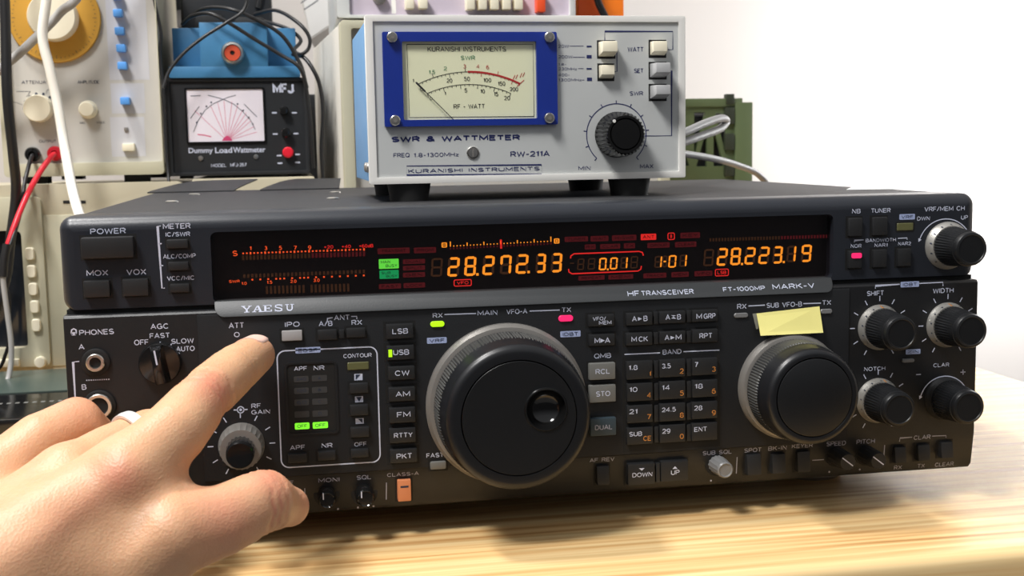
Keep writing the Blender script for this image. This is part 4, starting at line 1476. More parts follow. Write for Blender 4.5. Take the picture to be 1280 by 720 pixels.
MB().box(.9, mW - .9, 6, 112, 1.0, mH - 1.2).build('blue_cover', M['mblue'], K, bev=1.0)
for y in (12, 24):
    vs = []
    k = 14
    for x, r in ((.9, 2.6), (-.4, 2.4), (-.9, 1.4)):
        vs += [(x, y + r * math.cos(2 * PI * i / k), 8 + r * math.sin(2 * PI * i / k)) for i in range(k)]
    MB().add(vs, [(a * k + i, a * k + (i + 1) % k, (a + 1) * k + (i + 1) % k, (a + 1) * k + i) for a in range(2) for i in range(k)] + [tuple(2 * k + i for i in range(k))]).build('side_screw', M['steel'], K)
for x, y in ((20, 12), (20, 100), (mW - 26, 12), (mW - 26, 100)):
    k = 28
    rr = [(9.5, -8.6), (9.8, -6), (11, 1.5)]
    vs = [(x + r * math.cos(2 * PI * i / k), y + r * math.sin(2 * PI * i / k), z) for r, z in rr for i in range(k)]
    MB().add(vs, [(a * k + i, a * k + (i + 1) % k, (a + 1) * k + (i + 1) % k, (a + 1) * k + i) for a in range(2) for i in range(k)] + [tuple(range(k))[::-1], tuple(2 * k + i for i in range(k))]).build('foot', M['rubber'], K)
# window block
YP = 1.0


def fr(tl, br, y):
    a, b = FM.at(tl[0], br[1], y), FM.at(br[0], tl[1], y)
    return a[0], a[1], b[0], b[1]


w = fr((481.3, 39.5), (696.5, 158.5), -2.5)
d = fr((505, 51.5), (670.5, 150), -1.5)
MB().frame_plate(rrect(*w, .8, 3), [rrect(d[0], d[1], d[2], d[3], .6, 3)], -1.4, YP + .2).build('window_border', M['royal'], K)
MB().rect(d[0] - .6, d[1] - .6, d[2] + .6, d[3] + .6, 0.85).build('dial_card', M['dialpaper'], K, flip=False)
mb = MB().box(w[0] - .2, w[2] + .2, -3.0, -1.9, w[1] - 1.0, w[3] + .2)
mb.build('window_glass', M['glass'], K)
for u, v in ((490.2, 46.2), (687, 46.2), (494, 150.6), (687, 147.4)):
    cx, cz = FM.at(u, v, -3.5)
    o = MB().lathe(cx, cz, [(2.5, -1.8), (2.5, -3.6), (2.1, -4.1), (0, -4.2)], seg=28).build('window_screw', M['steel'], K)
    MB().lathe(cx, cz, [(1.1, -4.28), (0, -4.28)], seg=6).build('screw_socket', M['dullring'], SubOf(o), flip=False)


def TM(mb, s, x0, y0, x1, y1, y=YP - .1, bold=0.012):
    a, b = FM.at(x0, y0, y), FM.at(x1, y1, y)
    mb.text(s, a, b, y, bold)


def CD(u, v):
    return (430 + u / 4, v / 4)


YC = 0.7
blk, red, grn = MB(), MB(), MB()
TM(blk, 'KURANISHI INSTRUMENTS', 534.5, 64.5, 632.5, 58.2, YC, 0)
TM(grn, 'SWR', 575.8, 75, 593.8, 69.5, YC)
TM(blk, 'RF - WATT', 567, 136, 606, 129.8, YC, 0)
for mbx, s, x0, y0, x1, y1 in ((blk, '1', 343, 412, 349, 394), (grn, '1.5', 424, 370, 455, 350), (grn, '2', 498, 352, 514, 332), (red, '3', 596, 342, 610, 322), (red, '4', 662, 342, 677, 322), (red, '6', 711, 346, 725, 326),
                               (blk, '20', 513, 413, 541, 392), (blk, '50', 600, 405, 629, 383), (blk, '100', 697, 411, 736, 390), (blk, '150', 770, 429, 806, 407), (blk, '200', 829, 457, 870, 435),
                               (blk, '0', 381, 456, 395, 440), (blk, '0', 429, 501, 442, 485), (blk, '1', 503, 477, 509, 458), (blk, '5', 602, 462, 616, 441), (blk, '10', 682, 466, 704, 445), (blk, '15', 750, 481, 771, 459), (blk, '20', 801, 501, 830, 479)):
    TM(mbx, s, *CD(x0, y0), *CD(x1, y1), YC, 0)


def arc3(p0, p1, p2, n=40):
    """points of the circle through three photo points on the dial card"""
    A, B, C = [np.array(FM.at(*CD(*p), YC)) for p in (p0, p1, p2)]
    D = 2 * (A[0] * (B[1] - C[1]) + B[0] * (C[1] - A[1]) + C[0] * (A[1] - B[1]))
    a2, b2, c2 = A @ A, B @ B, C @ C
    ux = (a2 * (B[1] - C[1]) + b2 * (C[1] - A[1]) + c2 * (A[1] - B[1])) / D
    uz = (a2 * (C[0] - B[0]) + b2 * (A[0] - C[0]) + c2 * (B[0] - A[0])) / D
    c = np.array([ux, uz])
    r = np.linalg.norm(A - c)
    a0, a1 = math.atan2(*(A - c)[::-1]), math.atan2(*(C - c)[::-1])
    return c, r, a0, a1


for (p0, p1, p2), nt, up in (((372, 420), (612, 359), (880, 419)), 26, 1), (((415, 468), (612, 422), (834, 467)), 20, -1):
    c, r, a0, a1 = arc3(p0, p1, p2)
    P = [tuple(c + r * np.array([math.cos(a0 + (a1 - a0) * k / 60), math.sin(a0 + (a1 - a0) * k / 60)])) for k in range(61)]
    if up == 1:
        blk.line(P[:30], .28, YC)
        red.line(P[29:], .9, YC)
    else:
        blk.line(P, .28, YC)
    for k in range(nt + 1):
        a = a0 + (a1 - a0) * k / nt
        h = 2.0 if k % 4 == 0 else 0.9
        sg = 1 if (up == 1 and k % 8 == 4) else -1
        q = [tuple(c + (r + s) * np.array([math.cos(a), math.sin(a)])) for s in (0, sg * h)]
        (red if up == 1 and k * 2 > nt else blk).line(q, .25, YC)
for u, v in ((845, 385), (858, 383), (880, 375), (893, 372)):
    red.line([FM.at(*CD(u, v + 12), YC), FM.at(*CD(u + 10, v - 10), YC)], .3, YC)
red.line([FM.at(*CD(865, 432), YC), FM.at(*CD(900, 400), YC)], .35, YC)
q = [FM.at(*CD(u, v), YC) for u, v in ((314, 222), (945, 222), (950, 582), (327, 587))]
blk.line(q, .2, YC, closed=True)
blk.build('dial_printing', M['blackink'], K, flip=False)
red.build('dial_red_printing', M['redink'], K, flip=False)
grn.build('dial_green_printing', M['greenink'], K, flip=False)
a, b = FM.at(519.5, 102.5, -.6), FM.at(567, 149.6, -.6)
MB().line([a, b], .4, -.6).line([(a[0] + .2, a[1] - .2), (a[0] * .75 + b[0] * .25, a[1] * .75 + b[1] * .25)], .9, -.62).build('needle', M['blackink'], K, flip=False)
# printing on the panel
mb = Multi()
for s, x0, y0, x1, y1, bo in (('SWR & WATTMETER', 489.5, 177.8, 650, 168.2, .13), ('FREQ', 491.8, 196.8, 512, 191, .02), ('1.8-1300MHz', 517, 196.6, 573.3, 190.3, .02), ('RW-211A', 638, 196.3, 687, 188.3, .05),
                              ('KURANISHI INSTRUMENTS', 510.5, 216.6, 674.5, 208.2, .05), ('MIN', 723, 213, 738.3, 207.5, .02), ('MAX', 800, 210.8, 816.8, 205, .02),
                              ('WATT', 784.5, 64.8, 804.5, 58.8, .02), ('SET', 792.5, 91.2, 804.3, 85.6, .02), ('SWR', 787, 119.5, 803.8, 114, .02),
                              ('20W', 697.8, 59.8, 711, 55.7, 0), ('200W', 698, 73, 715.5, 69, 0), ('1.8-', 698, 82, 707.5, 78.8, 0), ('230MHz', 698, 88, 721, 84.3, 0), ('400-', 698, 95.5, 712, 91.8, 0), ('1300MHz', 698, 101.8, 727, 98, 0)):
    TM(mb, s, x0, y0, x1, y1, bold=bo)


def LM(pts, w=.45, closed=False):
    mb.line([FM.at(u, v, YP - .1) for u, v in pts], w, YP - .1, closed)


LM([(508.3, 218.9), (677, 217.4), (677, 206), (508.3, 207.5)], .4, True)
LM([(756, 51), (756, 39.3), (841, 39.3), (841, 62), (835, 62)])
LM([(771, 62.5), (771.3, 89.5), (768, 89.5)])
LM([(835, 88.3), (839.5, 88.3), (839.5, 169.6), (800, 170)])
for u0, u1, v in ((712, 729.5, 57.5), (716, 731, 71.5), (723, 729.5, 85.7), (727.5, 730.5, 100)):
    LM([(u0, v), (u1, v)], .25)
for u0, u1, v0, v1 in ((733.3, 739.5, 57, 59.3), (733.3, 739.5, 68.8, 73), (733.3, 739.5, 85, 87), (733.8, 740, 97, 101.2)):
    a, b = FM.at(u0, v1, YP - .1), FM.at(u1, v0, YP - .1)
    mb.rect(a[0], a[1], b[0], b[1], YP - .1)
kx, kz = FM.at(770.5, 168.5, YP)
sr = FM.px(770, 168, YP) * 38.5
mb.line([(kx + sr * math.cos(math.radians(a)), kz + sr * math.sin(math.radians(a))) for a in range(-48, 229, 6)], .45, YP - .1)
for i in range(11):
    a = math.radians(228 - 27.6 * i)
    mb.line([(kx + r * math.cos(a), kz + r * math.sin(a)) for r in (sr, sr + 1.6)], .45, YP - .1)
mb.build(M['navy'], SubOf(mpan))
cx, cz = FM.at(591, 190.8, YP)
o = MB().lathe(cx, cz, [(3.1, YP + .3), (3.1, YP - .5), (2.7, YP - .7), (2.6, YP - .2), (2.4, YP - .9), (0, YP - 1.0)], seg=32).build('zero_screw', M['steel'], K)
MB().box(cx - .3, cx + .3, YP - 1.15, YP - .5, cz - 2, cz + 2).build('screw_slot', M['dullring'], SubOf(o))
for tl, br, pr_, m in (((747, 51), (768.5, 73), 7.5, 'cream'), ((747.5, 80), (767, 101), 4.5, 'cream'), ((811.5, 50.5), (832, 72), 5.0, 'cream'), ((811.5, 78), (832.5, 99), 9.5, 'lgrey'), ((811.5, 105.5), (832.5, 126), 9.5, 'lgrey')):
    a, b = FM.at(tl[0], br[1], YP), FM.at(br[0], tl[1], YP)
    x0, z0, x1, z1 = a[0] + .4, a[1] + .4, b[0] - .3, b[1] - .5
    t = 0.7
    MB().hexa([(x0 + t * .4, YP - pr_, z0 + t + 1.6), (x1 - t * .4, YP - pr_, z0 + t + 1.6), (x1 - t * .4, YP - pr_ + .6, z1 - t * .3), (x0 + t * .4, YP - pr_ + .6, z1 - t * .3)],
              [(x0, YP + 2, z0), (x1, YP + 2, z0), (x1, YP + 2, z1), (x0, YP + 2, z1)]).build('push_button', M[m], K, bev=0.5)
    MB().rect(a[0] - .3, a[1] - .2, b[0] + .3, b[1] + .3, YP - .06).build('button_well', M['well'], K, flip=False)
r0 = FM.px(770, 168, YP) * 28.5
prof = [(r0 * .95, YP), (r0, YP - 1), (r0, YP - 2), (r0 * .95, YP - 12.5), (r0 * .9, YP - 15.5), (r0 * .80, YP - 16.6), (r0 * .70, YP - 16.6), (r0 * .66, YP - 15.8), (r0 * .62, YP - 16.6), (0, YP - 16.7)]
o = MB().lathe(kx, kz, prof, seg=64, knurl=(2, 4, 0.9)).build('rotary_knob', M['gloss'], K, smooth=30)
a = math.radians(132)
MB().lathe(kx + r0 * .76 * math.cos(a), kz + r0 * .76 * math.sin(a), [(.8, YP - 16.4), (.8, YP - 16.75), (0, YP - 16.8)], seg=16).build('white_dot', M['mwhite'], SubOf(o))

# ------------------------------------------------------------------ equipment behind
M['beige'] = mat('beige_instrument_paint', srgb(190, 186, 162), 0.5, var=0.03)
M['beige2'] = mat('warm_beige_plastic', srgb(186, 178, 154), 0.5, var=0.03)
M['gpanel'] = mat('pale_grey_instrument_panel', srgb(192, 189, 182), 0.5, var=0.02)
M['gpanel2'] = mat('lavender_grey_panel_field', srgb(196, 196, 200), 0.5)
M['gold'] = mat('golden_scale_disc', srgb(205, 155, 62), 0.42, metal=0.25, var=0.06)
M['bluebtn'] = mat('light_blue_key_plastic', srgb(88, 155, 228), 0.45)
M['bpaint'] = mat('blue_hammered_paint', srgb(62, 122, 165), 0.45, var=0.06, scale=200, bump=0.2, bscale=300)
M['blackbox'] = mat('black_instrument_paint', (0.016, 0.017, 0.019), 0.45, bump=0.1, bscale=800)
M['redplastic'] = mat('red_plastic', srgb(220, 30, 50), 0.35)
M['cablek'] = mat('black_cable_jacket', (0.012, 0.012, 0.013), 0.4)
M['cablew'] = mat('white_cable_jacket', srgb(235, 232, 222), 0.5)
M['cableg'] = mat('grey_cable_jacket', srgb(165, 163, 160), 0.5)
M['cabled'] = mat('mid_grey_cable_jacket', srgb(138, 138, 138), 0.5)
M['screen'] = mat('dark_screen_glass', (0.012, 0.014, 0.018), 0.1)


def P2(fr_, tl, br, y):
    a, b = fr_.at(tl[0], br[1], y), fr_.at(br[0], tl[1], y)
    return a[0], a[1], b[0], b[1]


def tx(mb, s, x0, y0, x1, y1, y, bold=.01, fr_=F0):
    a, b = fr_.at(x0, y0, y), fr_.at(x1, y1, y)
    mb.text(s, a, b, y, bold)


# -- oscilloscope on the table
YO = 430.0
O = empty('oscilloscope', 'beige oscilloscope with dark screen and a column of five soft keys', 'oscilloscope', (-110, 560, TZ))
otop = F0.at(120, 229, YO)[1]
oright = F0.at(231, 240, YO)[0]
MB().box(-268, oright - 4, YO + 8, 700, TZ + 3, otop - 3).build('housing', M['beige2'], O, bev=4)
s_ = P2(F0, (-110, 288), (27, 440), YO)
e_ = P2(F0, (-118, 276), (31, 446), YO)
mb = MB().frame_plate(rrect(-272, TZ + .5, oright, otop, 7, 6), [rrect(s_[0], s_[1], s_[2], s_[3], 4, 4)], YO, YO + 16)
mb.build('front_bezel', M['beige2'], O, bev=1.5)
mb = MB().frame_plate(rrect(-262, F0.at(20, 478, YO)[1] + 12, F0.at(55, 300, YO)[0], otop - 9, 4, 4), [rrect(s_[0] - .2, s_[1] - .2, s_[2] + .2, s_[3] + .2, 4, 4)], YO - 4, YO + 1)
mb.build('screen_surround', M['beige'], O, bev=1.2)
MB().box(s_[0] - 2, s_[2] + 2, YO + 5, YO + 8, s_[1] - 2, s_[3] + 2).build('screen', M['screen'], O)
for i, (u, v) in enumerate(((38, 317), (40, 339), (42, 361), (44, 383), (46, 406))):
    b = P2(F0, (u - 5, v - 8), (u + 5, v + 8), YO - 4)
    MB().prism(rrect(b[0], b[1], b[2], b[3], 2.0), YO - 7.5, YO - 3, inset=.6, dy=.8).build('soft_key', M['cream'], O)
cx, cz = F0.at(51, 452, YO - 4)
MB().lathe(cx, cz, [(4.2, YO), (4.2, YO - 7), (3.6, YO - 9), (0, YO - 9.3)], seg=28).build('control_knob', M['cream'], O)
b = P2(F0, (-30, 447), (26, 459), YO)
MB().box(b[0], b[2], YO - 7, YO, b[1], b[3]).build('lower_trim', M['cream'], O, bev=1)
for u, v in ((83, 252.5), (103, 252.5)):
    b = P2(F0, (u - 4, v - 2), (u + 4, v + 2), YO)
    MB().box(b[0], b[2], YO - .3, YO + 1, b[1], b[3]).build('slot', M['well'], O)
b = P2(F0, (52, 262), (330, 480), YO)
MB().box(b[0], oright - 8, YO - 1.2, YO + 1, TZ + 12, b[3]).build('control_panel', M['beige'], O, bev=.6)

# -- signal generator on top of it
YG = 450.0
gz = otop + 5.5
gx0, gx1 = F0.at(3, 150, YG)[0], F0.at(203, 150, YG)[0]
G = empty('signal_generator', 'beige signal generator with big golden scale disc and blue buttons', 'signal generator', ((gx0 + gx1) / 2, YG + 90, otop))
GT = gz + 178
b = P2(F0, (19, -200), (184, 205), YG)
mb = MB().frame_plate(rrect(gx0, gz, gx1, GT, 3, 4), [rrect(b[0], b[1], b[2], GT - 8, 2, 3)], YG - 6, YG + 6)
mb.build('front_frame', M['beige'], G, bev=1.2)
MB().box(gx0 + 1.5, gx1 - 1.5, YG + 6, YG + 190, gz + 1, GT - 1).build('housing', M['beige2'], G, bev=2)
pan = MB().box(b[0] - 1, b[2] + 1, YG, YG + 4, b[1] - 1, GT - 7).build('front_panel', M['gpanel'], G)
mb = MB()
q = P2(F0, (137, -40), (180, 100), YG)
mb.rect(*q, YG - .1)
q = P2(F0, (140, 104), (180, 142), YG)
mb.rect(*q, YG - .1)
q = P2(F0, (140, 146), (180, 196), YG)
mb.rect(*q, YG - .1)
mb.build('panel_field', M['gpanel2'], SubOf(pan), flip=False)
cx, cz = F0.at(69, 23, YG)
pxg = F0.px(69, 60, YG)
disc = MB().lathe(cx, cz, [(55 * pxg, YG - .2), (55 * pxg, YG - 3), (54 * pxg, YG - 3.6), (0, YG - 3.8)], seg=80).build('scale_disc', M['gold'], G)
mb = MB()
for i in range(60):
    a = 2 * PI * i / 60
    r = 50 * pxg
    mb.line([(cx + rr * math.cos(a), cz + rr * math.sin(a)) for rr in (r - (2.4 if i % 5 == 0 else 1.2), r)], .3, YG - 4.0)
mb.build('scale_marks', M['ink'], SubOf(disc), flip=False)
kx_, kz_ = F0.at(66, 18, YG - 12)
MB().lathe(cx, cz, [(29.5 * pxg, YG - 3), (29 * pxg, YG - 14), (27.5 * pxg, YG - 16), (0, YG - 16.4)], seg=64).build('tuning_knob', M['cream'], SubOf(disc), smooth=40)
for u, v in ((145, -6), (147, 16), (149, 38.5), (151, 60), (152.5, 82), (156, 126)):
    q = P2(F0, (u - 5.6, v - 4.8), (u + 5.6, v + 4.8), YG - 7)
    MB().box(q[0], q[2], YG - 8, YG + 1, q[1], q[3]).build('push_button', M['bluebtn'], G, bev=1.0)
cx, cz = F0.at(50, 136, YG)
o = MB().lathe(cx, cz, [(10.3, YG), (10.2, YG - 10), (9.4, YG - 12), (0, YG - 12.3)], seg=48, knurl=(0, 1, .35)).build('attenuator_knob', M['cream'], G)
mb = MB()
for i in range(6):
    a = math.radians(178 - 26 * i)
    mb.disc(cx + 11.4 * math.cos(a), cz + 11.4 * math.sin(a), 1.0, YG - .15)
for p, q in ((((-9, 9), (-6, 13)), ((-6, 13), (-16, 13))), (((-12, 3), (-17, 5)), ((-17, 5), (-19, 5))), (((5, 11), (6, 14)), ((6, 14), (15, 14)))):
    mb.line([(cx + a_, cz + b_) for a_, b_ in p], .3, YG - .15)
    mb.line([(cx + a_, cz + b_) for a_, b_ in q], .3, YG - .15)
for s, x0, y0, x1, y1 in (('ATTENUATOR', 27, 105, 71, 100.5), ('AMPLITUDE', 97, 104.8, 124, 100.3), ('MIN', 100, 155, 106, 152), ('MAX', 121, 154.8, 131, 151.5), ('OUTPUT', 49, 178.5, 70, 174.5)):
    tx(mb, s, x0, y0, x1, y1, YG - .15)
mb.build('panel_lettering', M['ink'], SubOf(pan), flip=False)
cx, cz = F0.at(110.5, 137, YG)
o = MB().lathe(cx, cz, [(7, YG), (6.8, YG - 2), (5.8, YG - 3), (5.6, YG - 9), (5, YG - 10), (0, YG - 10.2)], seg=36).build('amplitude_knob', M['cream'], G)
for (u, v), m in (((41.5, 193), 'gloss'), ((69.5, 192), 'redplastic')):
    cx, cz = F0.at(u, v, YG)
    MB().lathe(cx, cz, [(5.6, YG), (5.6, YG - 4), (4.8, YG - 5.5), (2.4, YG - 5.8), (2.4, YG - 2), (0, YG - 2)], seg=32).build('output_socket', M[m], G)
q = P2(F0, (153, 179), (168, 189), YG - 4)
MB().box(q[0], q[2], YG - 5, YG + 1, q[1], q[3]).build('slide_switch', M['cream'], G, bev=1)
q = P2(F0, (155.5, 159), (160, 164), YG)
MB().box(q[0], q[2], YG - 1.5, YG + 1, q[1], q[3]).build('pilot_lamp', M['dullring'], G, bev=.3)
for x in (gx0 + 20, gx1 - 22):
    for y in (YG + 12, YG + 170):
        MB().box(x - 9, x + 9, y - 8, y + 8, otop, gz + 1.5).build('foot', M['rubber'], G)

# -- beige box behind the radio that carries the dummy load
bt = F0.at(300, 222.5, 445)[1]
B = empty('power_supply', 'low beige box standing behind the radio, under the blue-topped wattmeter', 'power supply', (66, 540, TZ))
MB().box(oright + 4, 113, 446, 640, TZ + 4, bt).build('housing', M['beige2'], B, bev=2.5)
for x in (oright + 14, 103):
    for y in (458, 628):
        MB().box(x - 6, x + 6, y - 6, y + 6, TZ, TZ + 4.5).build('foot', M['rubber'], B)

# -- dummy load wattmeter
YL = 455.0
lx0, lz0, lx1, lz1 = P2(F0, (211.5, 97), (383.5, 217), YL)
lz0 = bt + 2.2
D = empty('dummy_load_wattmeter', 'black wattmeter with fan-lined meter under a blue cover with round connector', 'wattmeter', ((lx0 + lx1) / 2, YL + 70, bt))
MB().frame_plate(rrect(lx0, lz0, lx1, lz1, 1, 2), [rrect(lx0 + 3.6, lz0 + 2.6, lx1 - 3.0, lz1 - 2.6, .6, 2)], YL - 2, YL + 4).build('front_frame', M['blackbox'], D, bev=.4)
dp = MB().box(lx0 + 3, lx1 - 2.4, YL, YL + 4, lz0 + 2, lz1 - 2).build('front_panel', M['blackbox'], D)
MB().box(lx0 + .6, lx1 - .6, YL + 4, YL + 140, lz0, lz1 - .4).build('housing', M['blackbox'], D, bev=1)
for x in (lx0 + 12, lx1 - 12):
    for y in (YL + 14, YL + 125):
        MB().box(x - 5, x + 5, y - 5, y + 5, bt, lz0 + .8).build('foot', M['rubber'], D)
q = [F0.at(u, v, YL - .6) for u, v in ((232, 112.5), (328.5, 110.5), (330.5, 176), (236, 178))]
card = MB().poly([(x, YL - .6, z) for x, z in q[::-1]])
mx0, mx1 = (q[0][0] + q[3][0]) / 2, (q[1][0] + q[2][0]) / 2
mz0, mz1 = (q[2][1] + q[3][1]) / 2, (q[0][1] + q[1][1]) / 2
M['card'] = mat('white_meter_card', srgb(244, 236, 244), 0.6)
M['pinkink'] = mat('pink_meter_ink', srgb(215, 70, 120), 0.6)
card = MB().box(mx0, mx1, YL - .7, YL + .5, mz0, mz1).build('meter_card', M['card'], D)
MB().frame_plate(rrect(mx0 - 1.2, mz0 - 1.2, mx1 + 1.2, mz1 + 1.2, .8, 2), [rrect(mx0 + .1, mz0 + .1, mx1 - .1, mz1 - .1, .4, 2)], YL - 1.6, YL + .2).build('meter_frame', M['gloss'], D)
pk, bk = MB(), MB()
ox, oz = F0.at(284, 176, YL - .8)
for u, v in ((243, 138), (263, 132), (272, 128), (280, 126), (290, 127), (297, 132), (303, 138), (308, 141), (312, 146), (314, 151), (318, 158), (321, 165)):
    pk.line([(ox, oz), F0.at(u, v, YL - .8)], .3, YL - .8)
pk.line([F0.at(u, v, YL - .8) for u, v in ((247, 168), (256, 169), (264, 171))], .8, YL - .8)
pk.poly([(ox - 4, YL - .82, oz), (ox + 4, YL - .82, oz), (ox + 2.5, YL - .82, oz + 2.5), (ox, YL - .82, oz + 4), (ox - 2.5, YL - .82, oz + 2.5)])
for pts in (((242, 165), (247, 152), (256, 138), (266, 130), (277, 125), (285, 121.5), (295, 119)), ((319, 162), (313, 150), (303, 139), (292, 130), (280, 124.5), (270, 121.5), (260, 119))):
    bk.line([F0.at(u, v, YL - .85) for u, v in pts], .45, YL - .85)
for pts in (((238, 148), (249, 133)), ((305, 130), (321, 146)), ((238, 120), (251, 119.5))):
    bk.line([F0.at(u, v, YL - .85) for u, v in pts], .5, YL - .85)
for u, v in ((246, 153), (251, 142), (258, 133), (264, 128), (297, 130), (304, 138), (311, 147), (316, 155)):
    p = F0.at(u, v, YL - .85)
    bk.rect(p[0] - .6, p[1] - .6, p[0] + .6, p[1] + .6, YL - .85)
pk.build('card_fan_lines', M['pinkink'], SubOf(card), flip=False)
bk.build('card_scales', M['ink'], SubOf(card), flip=False)
MB().box(mx0, mx1, YL - 1.5, YL - 1.2, mz0, mz1).build('meter_glass', M['glass'], D)
mb = MB()
tx(mb, 'MFJ', 341, 117, 367, 104, YL - .15, .09)
tx(mb, 'Dummy', 236, 193.5, 266, 184.5, YL - .15, .02)
tx(mb, 'Load', 269, 191.5, 290, 184, YL - .15, .02)
tx(mb, 'Wattmeter', 291.5, 191, 331.5, 183.3, YL - .15, .02)
tx(mb, 'MODEL', 264, 209, 283, 204.5, YL - .15)
tx(mb, 'MFJ-267', 288, 208.5, 308, 203.5, YL - .15)
for u, v in ((343, 141), (368, 141), (344, 167.5), (370, 167), (349, 194.5), (372, 193), (350, 204), (372, 203)):
    p = F0.at(u, v, YL - .15)
    mb.rect(p[0] - 1.9, p[1] - .55, p[0] + 1.9, p[1] + .55, YL - .15)
mb.build('panel_lettering', M['print'], SubOf(dp), flip=False)
for (u, v), r, h, m in (((355, 138.5), 3.6, 7, 'gloss'), ((357.5, 166), 3.8, 7, 'gloss'), ((360, 190.5), 4.3, 6, 'redplastic')):
    cx, cz = F0.at(u, v, YL)
    MB().lathe(cx, cz, [(r, YL), (r, YL - h + 1), (r * .8, YL - h), (0, YL - h - .3)], seg=28).build('red_button' if m == 'redplastic' else 'toggle_knob', M[m], D)
for u, v in ((251, 198), (320, 196)):
    cx, cz = F0.at(u, v, YL)
    MB().lathe(cx, cz, [(2, YL), (1.8, YL - .8), (0, YL - 1)], seg=18).build('screw', M['steel'], D)
# blue cover
YU = YL - 4
a0 = P2(F0, (211.5, 82.5), (375, 95), YU)
a1 = P2(F0, (251, 28), (333, 84), YU)
a2 = P2(F0, (217, 35), (369, 84), YL + 22)
bz = lz1 + .1
mb = MB().box(a0[0], a0[2], YU, YL + 140, bz, a0[3])
cov = mb.build('blue_cover', M['bpaint'], D, bev=.6)
MB().box(a1[0], a1[2], YU, YL + 130, a0[3] - .5, a1[3]).build('connector_block', M['bpaint'], D, bev=.8)
MB().box(a2[0], a2[2], YL + 22, YL + 138, a0[3] - .5, a2[3]).build('rear_cover', M['bpaint'], D, bev=.8)
cx, cz = F0.at(291, 67, YU)
pxl = F0.px(291, 67, YU)
o = MB().lathe(cx, cz, [(14.5 * pxl, YU), (14.5 * pxl, YU - 6), (13 * pxl, YU - 8), (10.5 * pxl, YU - 8.4), (10 * pxl, YU - 6), (0, YU - 6)], seg=36, knurl=(0, 1, .3)).build('round_connector', M['steel'], D)
MB().lathe(cx, cz, [(10 * pxl, YU - 5), (9.6 * pxl, YU - 7.5), (3.2 * pxl, YU - 7.6), (2.6 * pxl, YU - 6.2), (0, YU - 6.2)], seg=30).build('connector_insert', mat('orange_red_insert', srgb(205, 80, 50), 0.45), SubOf(o))
MB().lathe(cx, cz, [(2.6 * pxl, YU - 6.4), (0, YU - 6.4)], seg=20).build('connector_hole', M['well'], SubOf(o), flip=False)

# -- black flaps between radio and wattmeter
for lab, ft, bk_ in (('thin black sheet with curved edge at the radio rear, nearer the power button', ((184, 240), (292, 240)), ((222, 228), (322, 225))),
                     ('thin black sheet with curved edge at the radio rear, beside the meter', ((325, 240), (424, 240)), ((351, 225), (426, 224)))):
    y0, y1 = 296.0, 372.0
    n, m = 9, 7
    V, Fc = [], []
    fa, fb = F0.at(*ft[0], y0), F0.at(*ft[1], y0)
    ba, bb = F0.at(*bk_[0], y1), F0.at(*bk_[1], y1)
    for j in range(m):
        t = j / (m - 1)
        for i in range(n):
            s = i / (n - 1)
            x = (fa[0] * (1 - s) + fb[0] * s) * (1 - t) + (ba[0] * (1 - s) + bb[0] * s) * t
            ztop = ba[1] * (1 - s) + bb[1] * s
            z = 132.3 + (ztop - 132.3) * (t ** .8) * (1 - .35 * (1 - min(1, 3 * s)) ** 2)
            V.append((x, y0 + (y1 - y0) * t, z))
    N = len(V)
    V += [(x, y, z + .8) for x, y, z in V]
    for j in range(m - 1):
        for i in range(n - 1):
            q = (j * n + i, j * n + i + 1, (j + 1) * n + i + 1, (j + 1) * n + i)
            Fc += [q[::-1], tuple(N + k for k in q)]
    rim = [i for i in range(n)] + [j * n + n - 1 for j in range(1, m)] + [(m - 1) * n + i for i in range(n - 2, -1, -1)] + [j * n for j in range(m - 2, 0, -1)]
    Fc += [(rim[k], rim[(k + 1) % len(rim)], N + rim[(k + 1) % len(rim)], N + rim[k]) for k in range(len(rim))]
    o = MB().add(V, Fc).build('plastic_sheet', M['case'])
    tag(o, lab, 'plastic sheet', 'black sheets at the radio rear')

# -- beige cabinet behind the meter
FC = Frame((0, 0, 0), math.radians(4))
YB = 400.0
cz1 = FC.at(425, 26, YB)[1]
cx0 = FC.at(425, 60, YB)[0]
C = empty('equipment_cabinet', 'tall off-white equipment cabinet partly hidden behind the meter', 'cabinet', (cx0 + 130, YB + 110, TZ), FC)
MB().frame_plate(rrect(cx0, TZ + 4, cx0 + 262, cz1, 3, 4), [rrect(cx0 + 8, TZ + 12, cx0 + 254, cz1 - 6, 2, 3)], YB - 6, YB + 6).build('front_frame', M['beige'], C, bev=1.2)
MB().box(cx0 + 5, cx0 + 257, YB + 1, YB + 4, TZ + 10, cz1 - 4).build('front_panel', M['gpanel'], C)
MB().box(cx0 + 1, cx0 + 261, YB + 6, YB + 230, TZ + 5, cz1 - 1).build('housing', mat('off_white_cabinet_paint', srgb(214, 210, 200), 0.55, var=0.03), C, bev=2)
for x in (cx0 + 20, cx0 + 240):
    for y in (YB + 16, YB + 210):
        MB().box(x - 8, x + 8, y - 8, y + 8, TZ, TZ + 6).build('foot', M['rubber'], C)
for zz in (cz1 - 10,):
    MB().box(cx0 + 11, cx0 + 16, YB - 1, YB + 2, zz - 9, zz - 4).build('latch', M['blackbox'], C, bev=.5)

